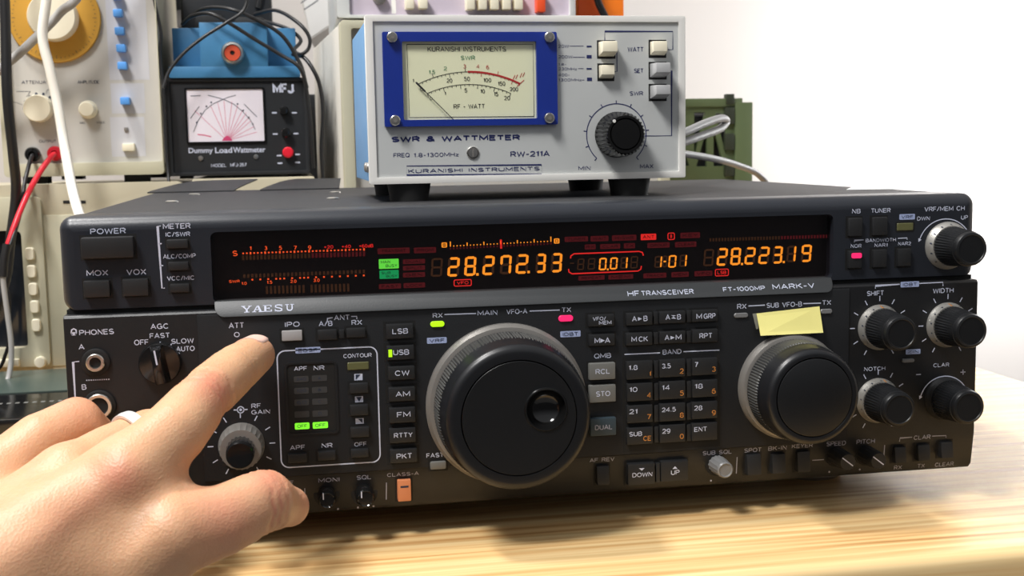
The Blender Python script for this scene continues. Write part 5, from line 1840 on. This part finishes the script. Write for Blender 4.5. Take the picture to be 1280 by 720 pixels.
# -- push-button instrument on top of the cabinet
YT = 415.0
tz = cz1 + 1.0
tx0, tx1 = F0.at(421, 10, YT)[0], F0.at(718, 10, YT)[0]
tzb = F0.at(600, 19.5, YT)[1]
tz = cz1 + .2
A = empty('push_button_instrument', 'pinkish grey instrument with rows of cream push buttons on top of the cabinet', 'instrument', ((tx0 + tx1) / 2, YT + 80, tz))
MB().box(tx0, tx1, YT + 5, YT + 190, tz + 3, tz + 75).build('housing', M['mgrey'], A, bev=2)
q = P2(F0, (436, -70), (711, 19), YT)
pb = MB().box(q[0], q[2], YT, YT + 6, tzb, tz + 70).build('front_panel', mat('pinkish_grey_panel', srgb(196, 184, 196), 0.5), A)
MB().frame_plate(rrect(tx0, tz + 2, tx1, tz + 75, 2, 3), [rrect(q[0] + .5, tzb, q[2] - .5, tz + 70, 1, 2)], YT - 4, YT + 8).build('front_frame', M['mgrey'], A, bev=1)
q2 = P2(F0, (489.5, -60), (493, 17), YT)
MB().rect(q2[0], q2[1], q2[2], q2[3], YT - .1).build('white_stripe', M['mwhite'], SubOf(pb), flip=False)
for u, v, hh in ((512, 3, 8), (529, 3, 8), (588, 4, 14), (603, 4, 14), (618, 4, 14), (633, 4, 14), (648, 4, 14)):
    k = P2(F0, (u - 5, v - hh), (u + 5, v + 8), YT - 8)
    MB().box(k[0], k[2], YT - 10, YT + 1, k[1], k[3]).build('push_button', M['cream'], A, bev=.8)
k = P2(F0, (671, -12), (681, 15), YT - 8)
MB().box(k[0], k[2], YT - 10, YT + 1, k[1], k[3]).build('red_button', mat('orange_red_plastic', srgb(240, 85, 40), 0.4), A, bev=.8)
cx, cz = F0.at(474, -2, YT)
MB().lathe(cx, cz, [(5, YT), (4.6, YT - 6), (2.5, YT - 7), (0, YT - 7)], seg=28).build('coax_socket', M['dullring'], A)
for x in (tx0 + 20, tx1 - 20):
    for y in (YT + 20, YT + 175):
        MB().box(x - 7, x + 7, y - 7, y + 7, tz - .2, tz + 4).build('foot', M['rubber'], A)

# -- orange box beside it
YR = 470.0
q = P2(F0, (721, -70), (782, 26), YR)
OB = empty('orange_box', 'orange plastic box standing on the cabinet beside the push-button instrument', 'box', ((q[0] + q[2]) / 2, YR + 40, cz1))
MB().box(q[0] + 1, q[2] - 1, YR + 1, YR + 70, cz1 + .2, q[3] - 6).build('body', mat('orange_plastic', srgb(245, 125, 25), 0.45, var=0.05), OB, bev=3)
MB().box(q[0] + 1.5, q[0] + 22, YR, YR + 60, cz1 + .2, q[3] - 7).build('side_panel', mat('deep_orange_plastic', srgb(215, 85, 25), 0.45), OB, bev=2)
MB().box(q[0], q[2], YR - 2, YR + 72, q[3] - 8, q[3]).build('lid', mat('orange_lid_plastic', srgb(235, 105, 20), 0.45), OB, bev=2)

# -- pale carton fixed on the wall
YW = 770.0
q = [F0.at(u, v, YW) for u, v in ((366, -60), (432, -60), (412, 31), (388, 47))]
mb = MB().hexa([(x, YW, z) for x, z in q], [(x, 800, z) for x, z in q])
o = mb.build('wall_box', mat('pale_grey_carton', srgb(215, 214, 212), 0.6), bev=1)
tag(o, 'pale grey box with slanting dark lines mounted on the wall', 'box')
ln = MB()
for p, r in (((376, 4), (393, -8)), ((380, 12), (398, 0))):
    ln.line([F0.at(*p, YW - .2), F0.at(*r, YW - .2)], .9, YW - .2)
l = ln.build('printed_lines', M['ink'], SubOf(o), flip=False)
q = [F0.at(u, v, YW - .2) for u, v in ((424, -50), (444, -50), (420, 25), (412, 31))]
MB().hexa([(x, YW + 2, z) for x, z in q], [(x, 800, z) for x, z in q]).build('side_flap', M['dullring'], SubOf(o))

# -- black charger on the wattmeter's blue cover
YK = 520.0
zk = a2[3] + .1
q = P2(F0, (226, -30), (338, 27), YK)
BA = empty('black_adapter', 'black adapter lying among looped cables on the blue cover', 'adapter', ((q[0] + q[2]) / 2, YK + 25, zk))
MB().box(q[0], q[2], YK, YK + 50, zk, q[3]).build('body', M['blackbox'], BA, bev=5, seg=3)
MB().box(q[0] + 12, q[0] + 34, YK - 8, YK + 4, zk + .5, zk + 14).build('plug', M['rubber'], BA, bev=2)
MB().box(q[2] - 30, q[2] - 6, YK - 12, YK + 4, zk + .3, zk + 12).build('plug', M['rubber'], BA, bev=3)
q = P2(F0, (201, -30), (226, 13), 640)
o = MB().box(q[0], q[2], 640, 799.5, q[1], q[3]).build('wall_bracket', M['blackbox'], bev=3)
tag(o, 'small black bracket on the wall above the signal generator side', 'bracket')


# -- cables
def cable(name, label, pts, rpx, m, cat='cable', seg=10, group=None, rfun=None):
    """pts: (u, v, depth mm); rpx radius in photo pixels at the first point"""
    P = [wpt(u, v, y) for u, v, y in pts]
    r = rpx * F0.px(pts[0][0], pts[0][1], pts[0][2])
    o = MB().tube(P, r, seg=seg, smooth=6, rfun=rfun).build(name, M[m], smooth=60)
    return tag(o, label, cat, group)


cable('power_cable', 'thick black cable hanging straight down past the golden scale disc', [(2, -900, 440), (4, -300, 415), (5, -60, 405), (7, 40, 402), (9, 120, 400), (16, 190, 404), (20, 240, 410), (13, 300, 409), (4, 360, 404), (-30, 430, 394), (-120, 482, 370), (-400, 492, 380)], 6.6, 'cablek')
cable('grey_cable', 'grey cable crossing diagonally in front of the golden scale disc', [(-700, 300, 415), (-300, 220, 416), (-40, 108, 418), (8, 80, 418), (45, 47, 416), (75, 16, 414), (110, -30, 412), (180, -250, 412), (200, -900, 430)], 6.0, 'cableg')
cable('white_cable', 'white cable running down in front of the signal generator to the radio', [(70, -900, 430), (66, -300, 405), (62, -60, 398), (58, 0, 398), (53, 45, 398), (62, 85, 397), (72, 130, 396), (81, 185, 390), (90, 235, 370), (99, 268, 345), (112, 300, 336), (110, 400, 336), (100, 478, 345), (104, 482, 400)], 6.4, 'cablew')
cable('red_test_lead', 'red test lead plugged into the red output socket', [(69.5, 192, 447), (64, 196, 436), (50, 215, 424), (35, 242, 408), (22, 272, 395), (12, 300, 388), (8, 314, 386)], 3.4, 'redplastic', 'test lead')
cable('black_test_lead', 'thin black test lead plugged into the black output socket', [(41.5, 193, 447), (38, 200, 436), (31, 228, 422), (27, 258, 406), (20, 285, 392), (10, 314, 384)], 2.6, 'cablek', 'test lead')
cable('coaxial_cable', 'light grey coaxial cable with black sleeve joining the two test leads', [(9, 309, 382), (5, 328, 380), (4, 350, 379), (9, 390, 378), (14, 430, 377), (13, 460, 376), (4, 482, 368), (-30, 488, 340), (-200, 500, 330), (-500, 505, 335)], 3.4, 'cableg')
o = MB().tube([wpt(9, 305, 381.5), wpt(5.5, 325, 380), (wpt(4, 346, 379))], 5.2 * F0.px(5, 320, 380), seg=12).build('heat_shrink_sleeve', M['cablek'], SubOf(bpy.data.objects['coaxial_cable']), smooth=60)
cable('thin_cable', 'thin black cable hanging down behind the coaxial cable at the screen', [(-300, 250, 418), (-20, 330, 417), (8, 360, 417), (11, 400, 416), (8, 440, 416), (-20, 470, 415), (-150, 478, 413), (-500, 482, 412)], 2.4, 'cablek')
cable('mains_lead', 'thin black lead between the signal generator and the blue-topped wattmeter', [(184, -900, 446), (188, -300, 446), (190, -40, 446), (193, 0, 446), (201, 40, 446), (200, 70, 446), (205, 120, 444), (207, 170, 442), (210, 215, 438), (212, 238, 430)], 2.1, 'cablek')
g = 'black cables looped over the blue cover'
cable('looped_cable', 'black cable crossing the blue cover from its lower corner up to the plugs', [(204, 110, 428), (212, 88, 430), (230, 66, 431), (255, 46, 432), (282, 29, 434), (305, 12, 438), (312, -20, 440)], 2.2, 'cablek', group=g)
cable('looped_cable', 'black cable sagging across the connector block of the blue cover', [(228, 30, 490), (240, 20, 460), (262, 17, 444), (285, 28, 441), (320, 50, 441), (350, 68, 441), (374, 84, 438), (384, 110, 440)], 2.3, 'cablek', group=g)
cable('looped_cable', 'black cable arching highest over the blue cover and down its side', [(236, 22, 505), (255, 11, 475), (285, 11, 451), (315, 22, 449), (350, 42, 449), (370, 70, 449), (380, 95, 447), (388, 150, 446), (392, 210, 448)], 2.4, 'cablek', group=g)
cable('looped_cable', 'black cable making a round loop beyond the corner of the blue cover', [(318, 18, 505), (345, 13, 480), (372, 28, 460), (386, 45, 456), (386, 60, 456), (376, 68, 458), (368, 62, 470), (376, 50, 480), (360, 36, 490), (330, 26, 500)], 2.3, 'cablek', group=g)
cable('looped_cable', 'black cable hanging beside the wattmeter against the off-white cabinet', [(366, 68, 474), (380, 72, 458), (392, 88, 452), (400, 108, 452), (404, 140, 452), (402, 185, 452), (404, 225, 452)], 2.6, 'cablek', group=g)
cable('looped_cable', 'black cable rising straight up from the adapter', [(322, 10, 518), (326, -10, 518), (332, -60, 518), (336, -300, 518), (340, -900, 520)], 4, 'cablek', group=g)
cable('orange_box_cable', 'short black cable curving in front of the orange box', [(735, -900, 456), (738, -300, 456), (741, -40, 456), (746, -4, 456), (753, 14, 456), (764, 34, 456)], 5, 'cablek')
# shade in the gap beside the wattmeter: a black box added as stand-in
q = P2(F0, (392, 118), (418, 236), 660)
BP = empty('gap_shade_box', 'dark box added for the shade in the gap between wattmeter and off-white cabinet', 'box', ((q[0] + q[2]) / 2, 700, TZ))
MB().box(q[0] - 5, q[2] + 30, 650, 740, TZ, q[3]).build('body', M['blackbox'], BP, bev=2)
MB().box(q[0], q[2], 648, 650.5, q[3] - 60, q[3] - 12).build('gap_shade_plate', M['rubber'], BP, bev=.4)

# -- grey cables behind the meter
cable('grey_coax_loop', 'thick pale grey cable looping out behind the meter', [(835, 172, 200), (857, 165, 215), (882, 154, 240), (902, 148, 262), (908, 152, 275), (900, 161, 262), (882, 168, 240), (857, 177, 215), (830, 186, 200)], 5.4, 'cabled', seg=14)
cable('grey_coax', 'grey cable running down behind the meter over the radio rear', [(835, 190, 230), (860, 193, 255), (890, 198, 285), (920, 206, 318), (950, 220, 345), (965, 250, 350), (966, 330, 352)], 4.6, 'cabled', seg=14)

# -- folding crate
FK = Frame((0, 0, 0), math.radians(0))
YQ = 600.0
M['olive'] = mat('olive_green_crate_plastic', srgb(80, 94, 62), 0.5, var=0.05)
kx0, kx1 = F0.at(845, 170, YQ)[0] - 60, F0.at(939, 170, YQ)[0]
kz1 = F0.at(900, 123, YQ)[1]
X = empty('folding_crate', 'olive green folding crate with triangular openings on the table behind the radio', 'crate', ((kx0 + kx1) / 2, YQ + 60, TZ))


def crate_wall(name, ax, p, x0, x1, th):
    """truss wall with triangular openings, in x (ax=0) or y (ax=1)"""
    mb = MB()
    L = x1 - x0
    rows = [(TZ + 6, 62), (68, 128), (134, kz1 - 8)]
    holes = []
    n = max(2, int(L // 34))
    for z0, z1 in rows:
        for i in range(n):
            a, b = x0 + 6 + (L - 12) * i / n + 1.5, x0 + 6 + (L - 12) * (i + 1) / n - 1.5
            m_ = (a + b) / 2
            if i % 2 == 0:
                holes += [[(a + 2, z0 + 3), (m_ - 3.4, z0 + 3), (m_ - 3.4, z1 - 20)], [(m_ + 3.4, z0 + 3), (b - 2, z0 + 3), (m_ + 3.4, z1 - 20)], [(a, z0 + 12), (m_ - 5, z1 - 5), (a, z1 - 5)], [(b, z0 + 12), (b, z1 - 5), (m_ + 5, z1 - 5)]]
            else:
                holes += [[(a + 2, z0 + 4), (b - 2, z0 + 4), (m_, z1 - 8)]]
    mb.frame_plate([(x0, TZ + .5), (x1, TZ + .5), (x1, kz1), (x0, kz1)], holes, 0, th)
    if ax == 0:
        mb.v = [(x, p + y, z) for x, y, z in mb.v]
    else:
        mb.v = [(p + y, x, z) for x, y, z in mb.v]
    return mb.build(name, M['olive'], X)


crate_wall('side_wall', 0, YQ, kx0, kx1 - 18, 4)
crate_wall('side_wall', 0, YQ + 116, kx0, kx1 - 18, 4)
crate_wall('end_wall', 1, kx0, YQ + 4, YQ + 116, 4)
crate_wall('end_wall', 1, kx1 - 20, YQ + 4, YQ + 116, 4)
MB().box(kx0, kx1 - 10, YQ - 3, YQ + 4, kz1 - 8, kz1).box(kx0, kx1 - 10, YQ + 116, YQ + 123, kz1 - 8, kz1).box(kx0 - 3, kx0 + 4, YQ, YQ + 120, kz1 - 8, kz1).box(kx1 - 21, kx1 - 12, YQ, YQ + 120, kz1 - 8, kz1).build('rim', M['olive'], X, bev=.8)
MB().box(kx1 - 18, kx1, YQ - 4, YQ + 3, TZ, kz1 - 4).build('corner_post', M['olive'], X, bev=1)
hb = MB()
for i in range(8):
    z = TZ + 14 + i * 25
    hb.box(kx1 - 28, kx1 - 19, YQ - 5, YQ + 1, z, z + 16)
hb.box(kx1 - 27, kx1 - 19, YQ - 5, YQ + 3, kz1 - 6, kz1 + 4)
hb.build('hinge', mat('dark_green_plastic', srgb(38, 45, 32), 0.5), X, bev=.6)
MB().box(kx0, kx1 - 18, YQ + 3, YQ + 117, TZ, TZ + 4).build('base', M['olive'], X)
BG = empty('black_pouch', 'black pouch filling the olive folding crate', 'pouch', ((kx0 + kx1) / 2 - 8, YQ + 60, TZ + 4.2))
MB().box(kx0 + 6, kx1 - 22, YQ + 8, YQ + 110, TZ + 4.2, kz1 - 14).build('body', M['blackbox'], BG, bev=6, seg=3)
MB().box(kx0 + 14, kx1 - 30, YQ + 50, YQ + 66, kz1 - 15, kz1 - 10).build('zip', M['rubber'], BG, bev=1)
# dark connector leaning behind the meter
P = [wpt(862, 122, 420), wpt(892, 148, 420)]
# -- low black device on the table beside the radio
zt = F0.at(30, 486, 395)[1]
LB = empty('black_keyer', 'low black device with a row of pale dots on the table beside the radio', 'device', (-130, 350, TZ))
MB().box(-262, -10, 236, 408, TZ + 1, TZ + 13).build('housing', M['gloss'], LB, bev=2)
MB().box(-256, -16, 318, 404, TZ + 12.6, TZ + 14).build('top_plate', mat('dark_green_grey_plate', srgb(70, 82, 76), 0.3), LB, bev=.5)
dm = MB()
for i in range(14):
    x = -100 + i * 5.2
    dm.poly([(x, 284, TZ + 13.05), (x + 2.6, 284, TZ + 13.05), (x + 2.6, 288, TZ + 13.05), (x, 288, TZ + 13.05)])
dm.build('pale_dots', M['greykey'], LB, flip=False)

# ------------------------------------------------------------------ the hand
def J(u, v, y, rpx):
    p = wpt(u, v, y)
    return np.array(p), rpx * F0.px(u, v, y)


IDX = [J(160, 592, -98, 45), J(218, 540, -84, 41), J(256, 495, -66, 34.5), J(292, 463, -40, 31), J(319, 444, -17, 24.5)]
THB = [J(60, 790, -104, 80), J(214, 668, -104, 55), J(274, 652, -98, 44), J(328, 627, -88, 35.5), J(361, 633, -78, 25.5)]
MID = [J(85, 600, -74, 42), J(135, 566, -58, 34), J(186, 540, -46, 29), J(206, 566, -26, 25), J(196, 600, -16, 21)]
RNG = [J(-5, 600, -58, 42), J(50, 552, -48, 36), J(96, 531, -38, 32), J(128, 556, -22, 27), J(150, 590, -14, 22)]
PNK = [J(-85, 620, -42, 38), J(-40, 580, -36, 32), J(-10, 574, -28, 27), J(25, 600, -16, 24), J(50, 630, -14, 20)]
WR = J(-170, 830, -128, 118)
FA = J(-480, 1060, -170, 140)


def sd_chain(P, ch):
    """distance to a chain of round cones"""
    best = None
    for (a, ra), (b, rb) in zip(ch, ch[1:]):
        ab = b - a
        t = np.clip(((P - a) @ ab) / (ab @ ab), 0, 1)
        d = np.linalg.norm(P - a - t[..., None] * ab, axis=-1) - (ra + (rb - ra) * t)
        best = d if best is None else np.minimum(best, d)
    return best


def smin(a, b, k):
    h = np.clip(0.5 + 0.5 * (b - a) / k, 0, 1)
    return b + (a - b) * h - k * h * (1 - h)


def hand_sdf(P):
    pal = sd_chain(P, [(IDX[0][0] + [-2, 4, -2], 13.5), (WR[0] + [14, 0, 8], 24)])
    for ch, r0, r1, dx in ((MID, 13, 24, 0), (RNG, 12.5, 24, -8), (PNK, 11.5, 22, -16)):
        pal = smin(pal, sd_chain(P, [(ch[0][0], r0), (WR[0] + [dx, 8, 0], r1)]), 9)
    pal = smin(pal, sd_chain(P, [(MID[0][0] + [6, 10, -26], 13), (WR[0] + [8, 14, -16], 22)]), 10)
    pal = smin(pal, sd_chain(P, [(WR[0], 30), (FA[0], 38)]), 14)
    # thumb and its web
    th = sd_chain(P, THB)
    th = smin(th, sd_chain(P, [(THB[2][0], 9.0), (THB[3][0] + [0, 0, 0], 10.4)]), 5)
    d = smin(pal, th, 12)
    web = sd_chain(P, [(IDX[0][0] * .55 + THB[1][0] * .45 + np.array([4, 12, -2]), 8.5), (WR[0] + [30, 10, 10], 20)])
    d = smin(d, web, 12)
    fi = sd_chain(P, IDX)
    d = smin(d, fi, 6)
    o = sd_chain(P, MID)
    o = smin(o, sd_chain(P, RNG), 1.5)
    o = smin(o, sd_chain(P, PNK), 1.5)
    d = smin(d, o, 4)
    # knuckle of the forefinger, joint swellings, tendons
    cdir = (CAM - IDX[0][0]) / np.linalg.norm(CAM - IDX[0][0])
    up = np.array([0, 0, 1.0])

    def bump(c, r, amt):
        return -amt * np.exp(-(np.linalg.norm(P - c, axis=-1) / r) ** 2)
    d = d + bump(IDX[0][0] + cdir * 12, 9, 1.8) + bump(THB[1][0] + cdir * 12, 10, 1.6)
    d = d + bump(IDX[2][0] + cdir * 7 + up * 5, 7, 0.9) + bump(THB[3][0] + cdir * 6 + up * 7, 7, 0.8)
    d = d + bump(RNG[2][0] + up * 8, 9, 1.0)
    d = d - bump(IDX[0][0] * .45 + THB[1][0] * .55 + cdir * 14 + [-26, -2, -4], 9, 1.6)
    for a, b in ((IDX[0][0] + cdir * 13, WR[0] + cdir * 24), (MID[0][0] + cdir * 11, WR[0] + cdir * 26 + np.array([-10, 0, 4])), (THB[1][0] + cdir * 12, WR[0] + cdir * 22 + np.array([24, 0, 2]))):
        ab = b - a
        t = np.clip(((P - a) @ ab) / (ab @ ab), 0, 1)
        q = np.linalg.norm(P - a - t[..., None] * ab, axis=-1)
        d = d - 0.9 * np.exp(-(q / 5.0) ** 2) * np.sin(np.clip(t, 0.02, 1) * PI) ** .5

    # skin folds over the joints
    def folds(ch, i, offs, dep, wid):
        a, b = ch[i - 1][0], ch[i + 1][0]
        ax = (b - a) / np.linalg.norm(b - a)
        s = (P - ch[i][0]) @ ax
        near = np.linalg.norm(P - ch[i][0], axis=-1) < ch[i][1] * 1.75
        side = (P - ch[i][0]) @ (cdir * .6 + up * .8)
        s = s + 0.9 * np.sin(side * 0.9) * 0.5
        g = 0
        for o_ in offs:
            g = g + dep * np.exp(-((s - o_) / wid) ** 2)
        return np.where(near, g, 0)
    d = d + folds(IDX, 2, (-5.4, -2.4, 0.4, 3.4), 1.1, .95) + folds(THB, 3, (-3.6, -.6, 2.6), .9, .95) + folds(IDX, 3, (-1.5, 1.3), .6, .8)
    return d


def surface_nets(fn, lo, hi, h):
    n = np.ceil((np.array(hi) - lo) / h).astype(int) + 1
    xs = [lo[i] + h * np.arange(n[i]) for i in range(3)]
    Fv = np.empty(tuple(n), np.float32)
    for i0 in range(0, n[0], 12):
        G = np.stack(np.meshgrid(xs[0][i0:i0 + 12], xs[1], xs[2], indexing='ij'), -1)
        Fv[i0:i0 + 12] = fn(G)
    neg = Fv < 0
    cn = [(i, j, k) for i in (0, 1) for j in (0, 1) for k in (0, 1)]
    sl = lambda A, c: A[c[0]:n[0] - 1 + c[0], c[1]:n[1] - 1 + c[1], c[2]:n[2] - 1 + c[2]]
    cnt = sum(sl(neg, c).astype(np.int8) for c in cn)
    act = (cnt > 0) & (cnt < 8)
    ids = np.full(act.shape, -1, np.int64)
    cells = np.argwhere(act)
    ids[act] = np.arange(len(cells))
    acc = np.zeros((len(cells), 3))
    num = np.zeros(len(cells))
    for c0 in cn:
        for ax in range(3):
            if c0[ax]:
                continue
            c1 = list(c0)
            c1[ax] = 1
            f0 = Fv[tuple((cells + c0).T)]
            f1 = Fv[tuple((cells + c1).T)]
            cr = (f0 < 0) != (f1 < 0)
            t = np.where(cr, f0 / np.where(cr, f0 - f1, 1), 0)
            p = cells + np.array(c0, float)
            p[:, ax] += t
            acc += np.where(cr[:, None], p, 0)
            num += cr
    V = lo + h * acc / num[:, None]
    quads = []
    for ax in range(3):
        b, c = [(1, 2), (2, 0), (0, 1)][ax]
        s0 = [slice(1, n[i] - 1) for i in range(3)]
        s0[ax] = slice(0, n[ax] - 1)
        s1 = list(s0)
        s1[ax] = slice(1, n[ax])
        A, Bv = neg[tuple(s0)], neg[tuple(s1)]
        e = np.argwhere(A != Bv)
        off = np.array([s.start for s in s0])
        e2 = e + off
        db = np.zeros(3, int)
        db[b] = 1
        dc = np.zeros(3, int)
        dc[c] = 1
        q = np.stack([ids[tuple((e2 - db - dc).T)], ids[tuple((e2 - dc).T)], ids[tuple(e2.T)], ids[tuple((e2 - db).T)]], 1)
        flip = ~A[tuple(e.T)]
        q[flip] = q[flip][:, ::-1]
        quads.append(q)
    Q = np.concatenate(quads)
    return V, Q[(Q >= 0).all(1)]


V, Q = surface_nets(hand_sdf, np.array([-215.0, -225.0, -60.0]), np.array([110.0, 8.0, 110.0]), 1.3)
me = bpy.data.meshes.new('person')
me.from_pydata((V * S).tolist(), [], Q.tolist())
me.shade_smooth()
col = me.attributes.new('flush', 'FLOAT', 'POINT')
cd = (CAM - IDX[0][0]) / np.linalg.norm(CAM - IDX[0][0])
fl = np.zeros(len(V))
for c, r, a in ((IDX[0][0] + cd * 13 + np.array([-3, 0, -1]), 7, .6), (IDX[2][0] + cd * 9 + np.array([3, 0, 3]), 9, .6), (THB[3][0] + np.array([2, -3, 9.]), 9, .6), (THB[4][0], 10, .45), (IDX[4][0], 9, .35), (THB[2][0] + cd * 8 + np.array([0, 0, 2.]), 13, .4), (RNG[2][0] + np.array([0, 0, 8.]), 14, .3)):
    fl = np.maximum(fl, a * np.exp(-(np.linalg.norm(V - c, axis=1) / r) ** 2))
a, b = IDX[0][0] + cd * 12, WR[0] + cd * 22
t = np.clip(((V - a) @ (b - a)) / ((b - a) @ (b - a)), 0, 1)
fl = np.maximum(fl, .3 * np.exp(-(np.linalg.norm(V - a - t[:, None] * (b - a), axis=1) / 5.5) ** 2) * (1 - .5 * t))
for ch, i, offs, am in ((IDX, 2, (-5.4, -2.4, 0.4, 3.4), .75), (THB, 3, (-3.6, -.6, 2.6), .6)):
    a, b = ch[i - 1][0], ch[i + 1][0]
    ax = (b - a) / np.linalg.norm(b - a)
    s = (V - ch[i][0]) @ ax + 0.45 * np.sin(((V - ch[i][0]) @ (cd * .6 + np.array([0, 0, .8]))) * .9)
    nr = np.clip(1.6 - np.linalg.norm(V - ch[i][0] - cd * ch[i][1] * .8, axis=1) / (ch[i][1] * .9), 0, 1)
    for o_ in offs:
        fl = np.maximum(fl, am * nr * np.exp(-((s - o_) / .9) ** 2))
col.data.foreach_set('value', fl.astype(np.float32))


def skin_mat():
    m = bpy.data.materials.new('skin')
    m.use_nodes = True
    nt = m.node_tree
    b = nt.nodes['Principled BSDF']
    at = nt.nodes.new('ShaderNodeAttribute')
    at.attribute_name = 'flush'
    tc = nt.nodes.new('ShaderNodeTexCoord')
    n1 = nt.nodes.new('ShaderNodeTexNoise')
    n1.inputs['Scale'].default_value = 90
    n1.inputs['Detail'].default_value = 6
    nt.links.new(tc.outputs['Object'], n1.inputs['Vector'])
    mx = nt.nodes.new('ShaderNodeMix')
    mx.data_type = 'RGBA'
    mx.inputs['A'].default_value = (*srgb(202, 152, 116), 1)
    mx.inputs['B'].default_value = (*srgb(216, 172, 134), 1)
    nt.links.new(n1.outputs['Fac'], mx.inputs['Factor'])
    m2 = nt.nodes.new('ShaderNodeMix')
    m2.data_type = 'RGBA'
    nt.links.new(at.outputs['Fac'], m2.inputs['Factor'])
    nt.links.new(mx.outputs['Result'], m2.inputs['A'])
    m2.inputs['B'].default_value = (*srgb(205, 118, 98), 1)
    nt.links.new(m2.outputs['Result'], b.inputs['Base Color'])
    b.inputs['Roughness'].default_value = 0.45
    b.inputs['Specular IOR Level'].default_value = 0.4
    b.inputs['Subsurface Weight'].default_value = 0.25
    b.inputs['Subsurface Radius'].default_value = (0.004, 0.0015, 0.0008)
    b.inputs['Subsurface Scale'].default_value = 0.6
    n2 = nt.nodes.new('ShaderNodeTexVoronoi')
    n2.inputs['Scale'].default_value = 1100
    nt.links.new(tc.outputs['Object'], n2.inputs['Vector'])
    n3 = nt.nodes.new('ShaderNodeTexNoise')
    n3.inputs['Scale'].default_value = 500
    n3.inputs['Detail'].default_value = 4
    nt.links.new(tc.outputs['Object'], n3.inputs['Vector'])
    ad = nt.nodes.new('ShaderNodeMath')
    ad.operation = 'ADD'
    nt.links.new(n2.outputs['Distance'], ad.inputs[0])
    nt.links.new(n3.outputs['Fac'], ad.inputs[1])
    bp = nt.nodes.new('ShaderNodeBump')
    bp.inputs['Strength'].default_value = 0.22
    bp.inputs['Distance'].default_value = 0.0005
    nt.links.new(ad.outputs[0], bp.inputs['Height'])
    nt.links.new(bp.outputs['Normal'], b.inputs['Normal'])
    return m


me.materials.append(skin_mat())
hand = bpy.data.objects.new('person', me)
COL.objects.link(hand)
tag(hand, 'bare hand of a person, forefinger pressing a button on the radio, ring on another finger', 'person')
# finger ring
a, b = MID[1][0], MID[2][0]
ax = (b - a) / np.linalg.norm(b - a)
c = a + (b - a) * .62
rr = MID[1][1] * .38 + MID[2][1] * .62 + .6
u_ = np.cross(ax, [0, 0, 1.0])
u_ /= np.linalg.norm(u_)
w_ = np.cross(ax, u_)
n, prof = 64, [(0, -2.4), (1.0, -2.2), (1.3, 0), (1.0, 2.2), (0, 2.4), (-.8, 1.8), (-.8, -1.8)]
vs, fs = [], []
for i in range(n):
    t = 2 * PI * i / n
    d = math.cos(t) * u_ + math.sin(t) * w_
    vs += [c + d * (rr + p) + ax * s for p, s in prof]
k = len(prof)
for i in range(n):
    for j in range(k):
        fs.append((i * k + j, ((i + 1) % n) * k + j, ((i + 1) % n) * k + (j + 1) % k, i * k + (j + 1) % k))
o = MB().add(vs, fs).build('finger_ring', mat('pale_ring_metal', (0.86, 0.85, 0.84), 0.3, metal=0.3), SubOf(hand), smooth=60)
tag(o, 'pale silver ring')
# nail of the forefinger
a, b = IDX[3][0], IDX[4][0]
ax = (b - a) / np.linalg.norm(b - a)
up = np.array([-0.25, -0.35, 0.9])
up = up - ax * (up @ ax)
up /= np.linalg.norm(up)
sd = np.cross(ax, up)
r = IDX[4][1]
vs, fs = [], []
nu, nv = 11, 9
for j in range(nv):
    t = j / (nv - 1)
    s = -6.5 + 12.0 * t
    wv = .82 * (1 - .25 * (2 * t - 1) ** 4)
    for i in range(nu):
        g = (2 * i / (nu - 1) - 1) * wv
        rad = (r + .3 + .08 * max(0, -s)) if s < 1 else (math.sqrt(max(0, (r + .3) ** 2 - (s - 1) ** 2)))
        p = b + ax * s + rad * (math.cos(g) * up + math.sin(g) * sd)
        vs.append(p)
N = len(vs)
vs += [p - .9 * up for p in vs]
for j in range(nv - 1):
    for i in range(nu - 1):
        q = (j * nu + i, j * nu + i + 1, (j + 1) * nu + i + 1, (j + 1) * nu + i)
        fs += [q, tuple(N + x for x in q[::-1])]
rim = [i for i in range(nu)] + [j * nu + nu - 1 for j in range(1, nv)] + [(nv - 1) * nu + i for i in range(nu - 2, -1, -1)] + [j * nu for j in range(nv - 2, 0, -1)]
fs += [(rim[i], rim[(i + 1) % len(rim)], N + rim[(i + 1) % len(rim)], N + rim[i]) for i in range(len(rim))]
o = MB().add(vs, fs).build('fingernail', mat('fingernail', srgb(238, 200, 184), 0.3), SubOf(hand), smooth=60)
tag(o, 'pale fingernail')
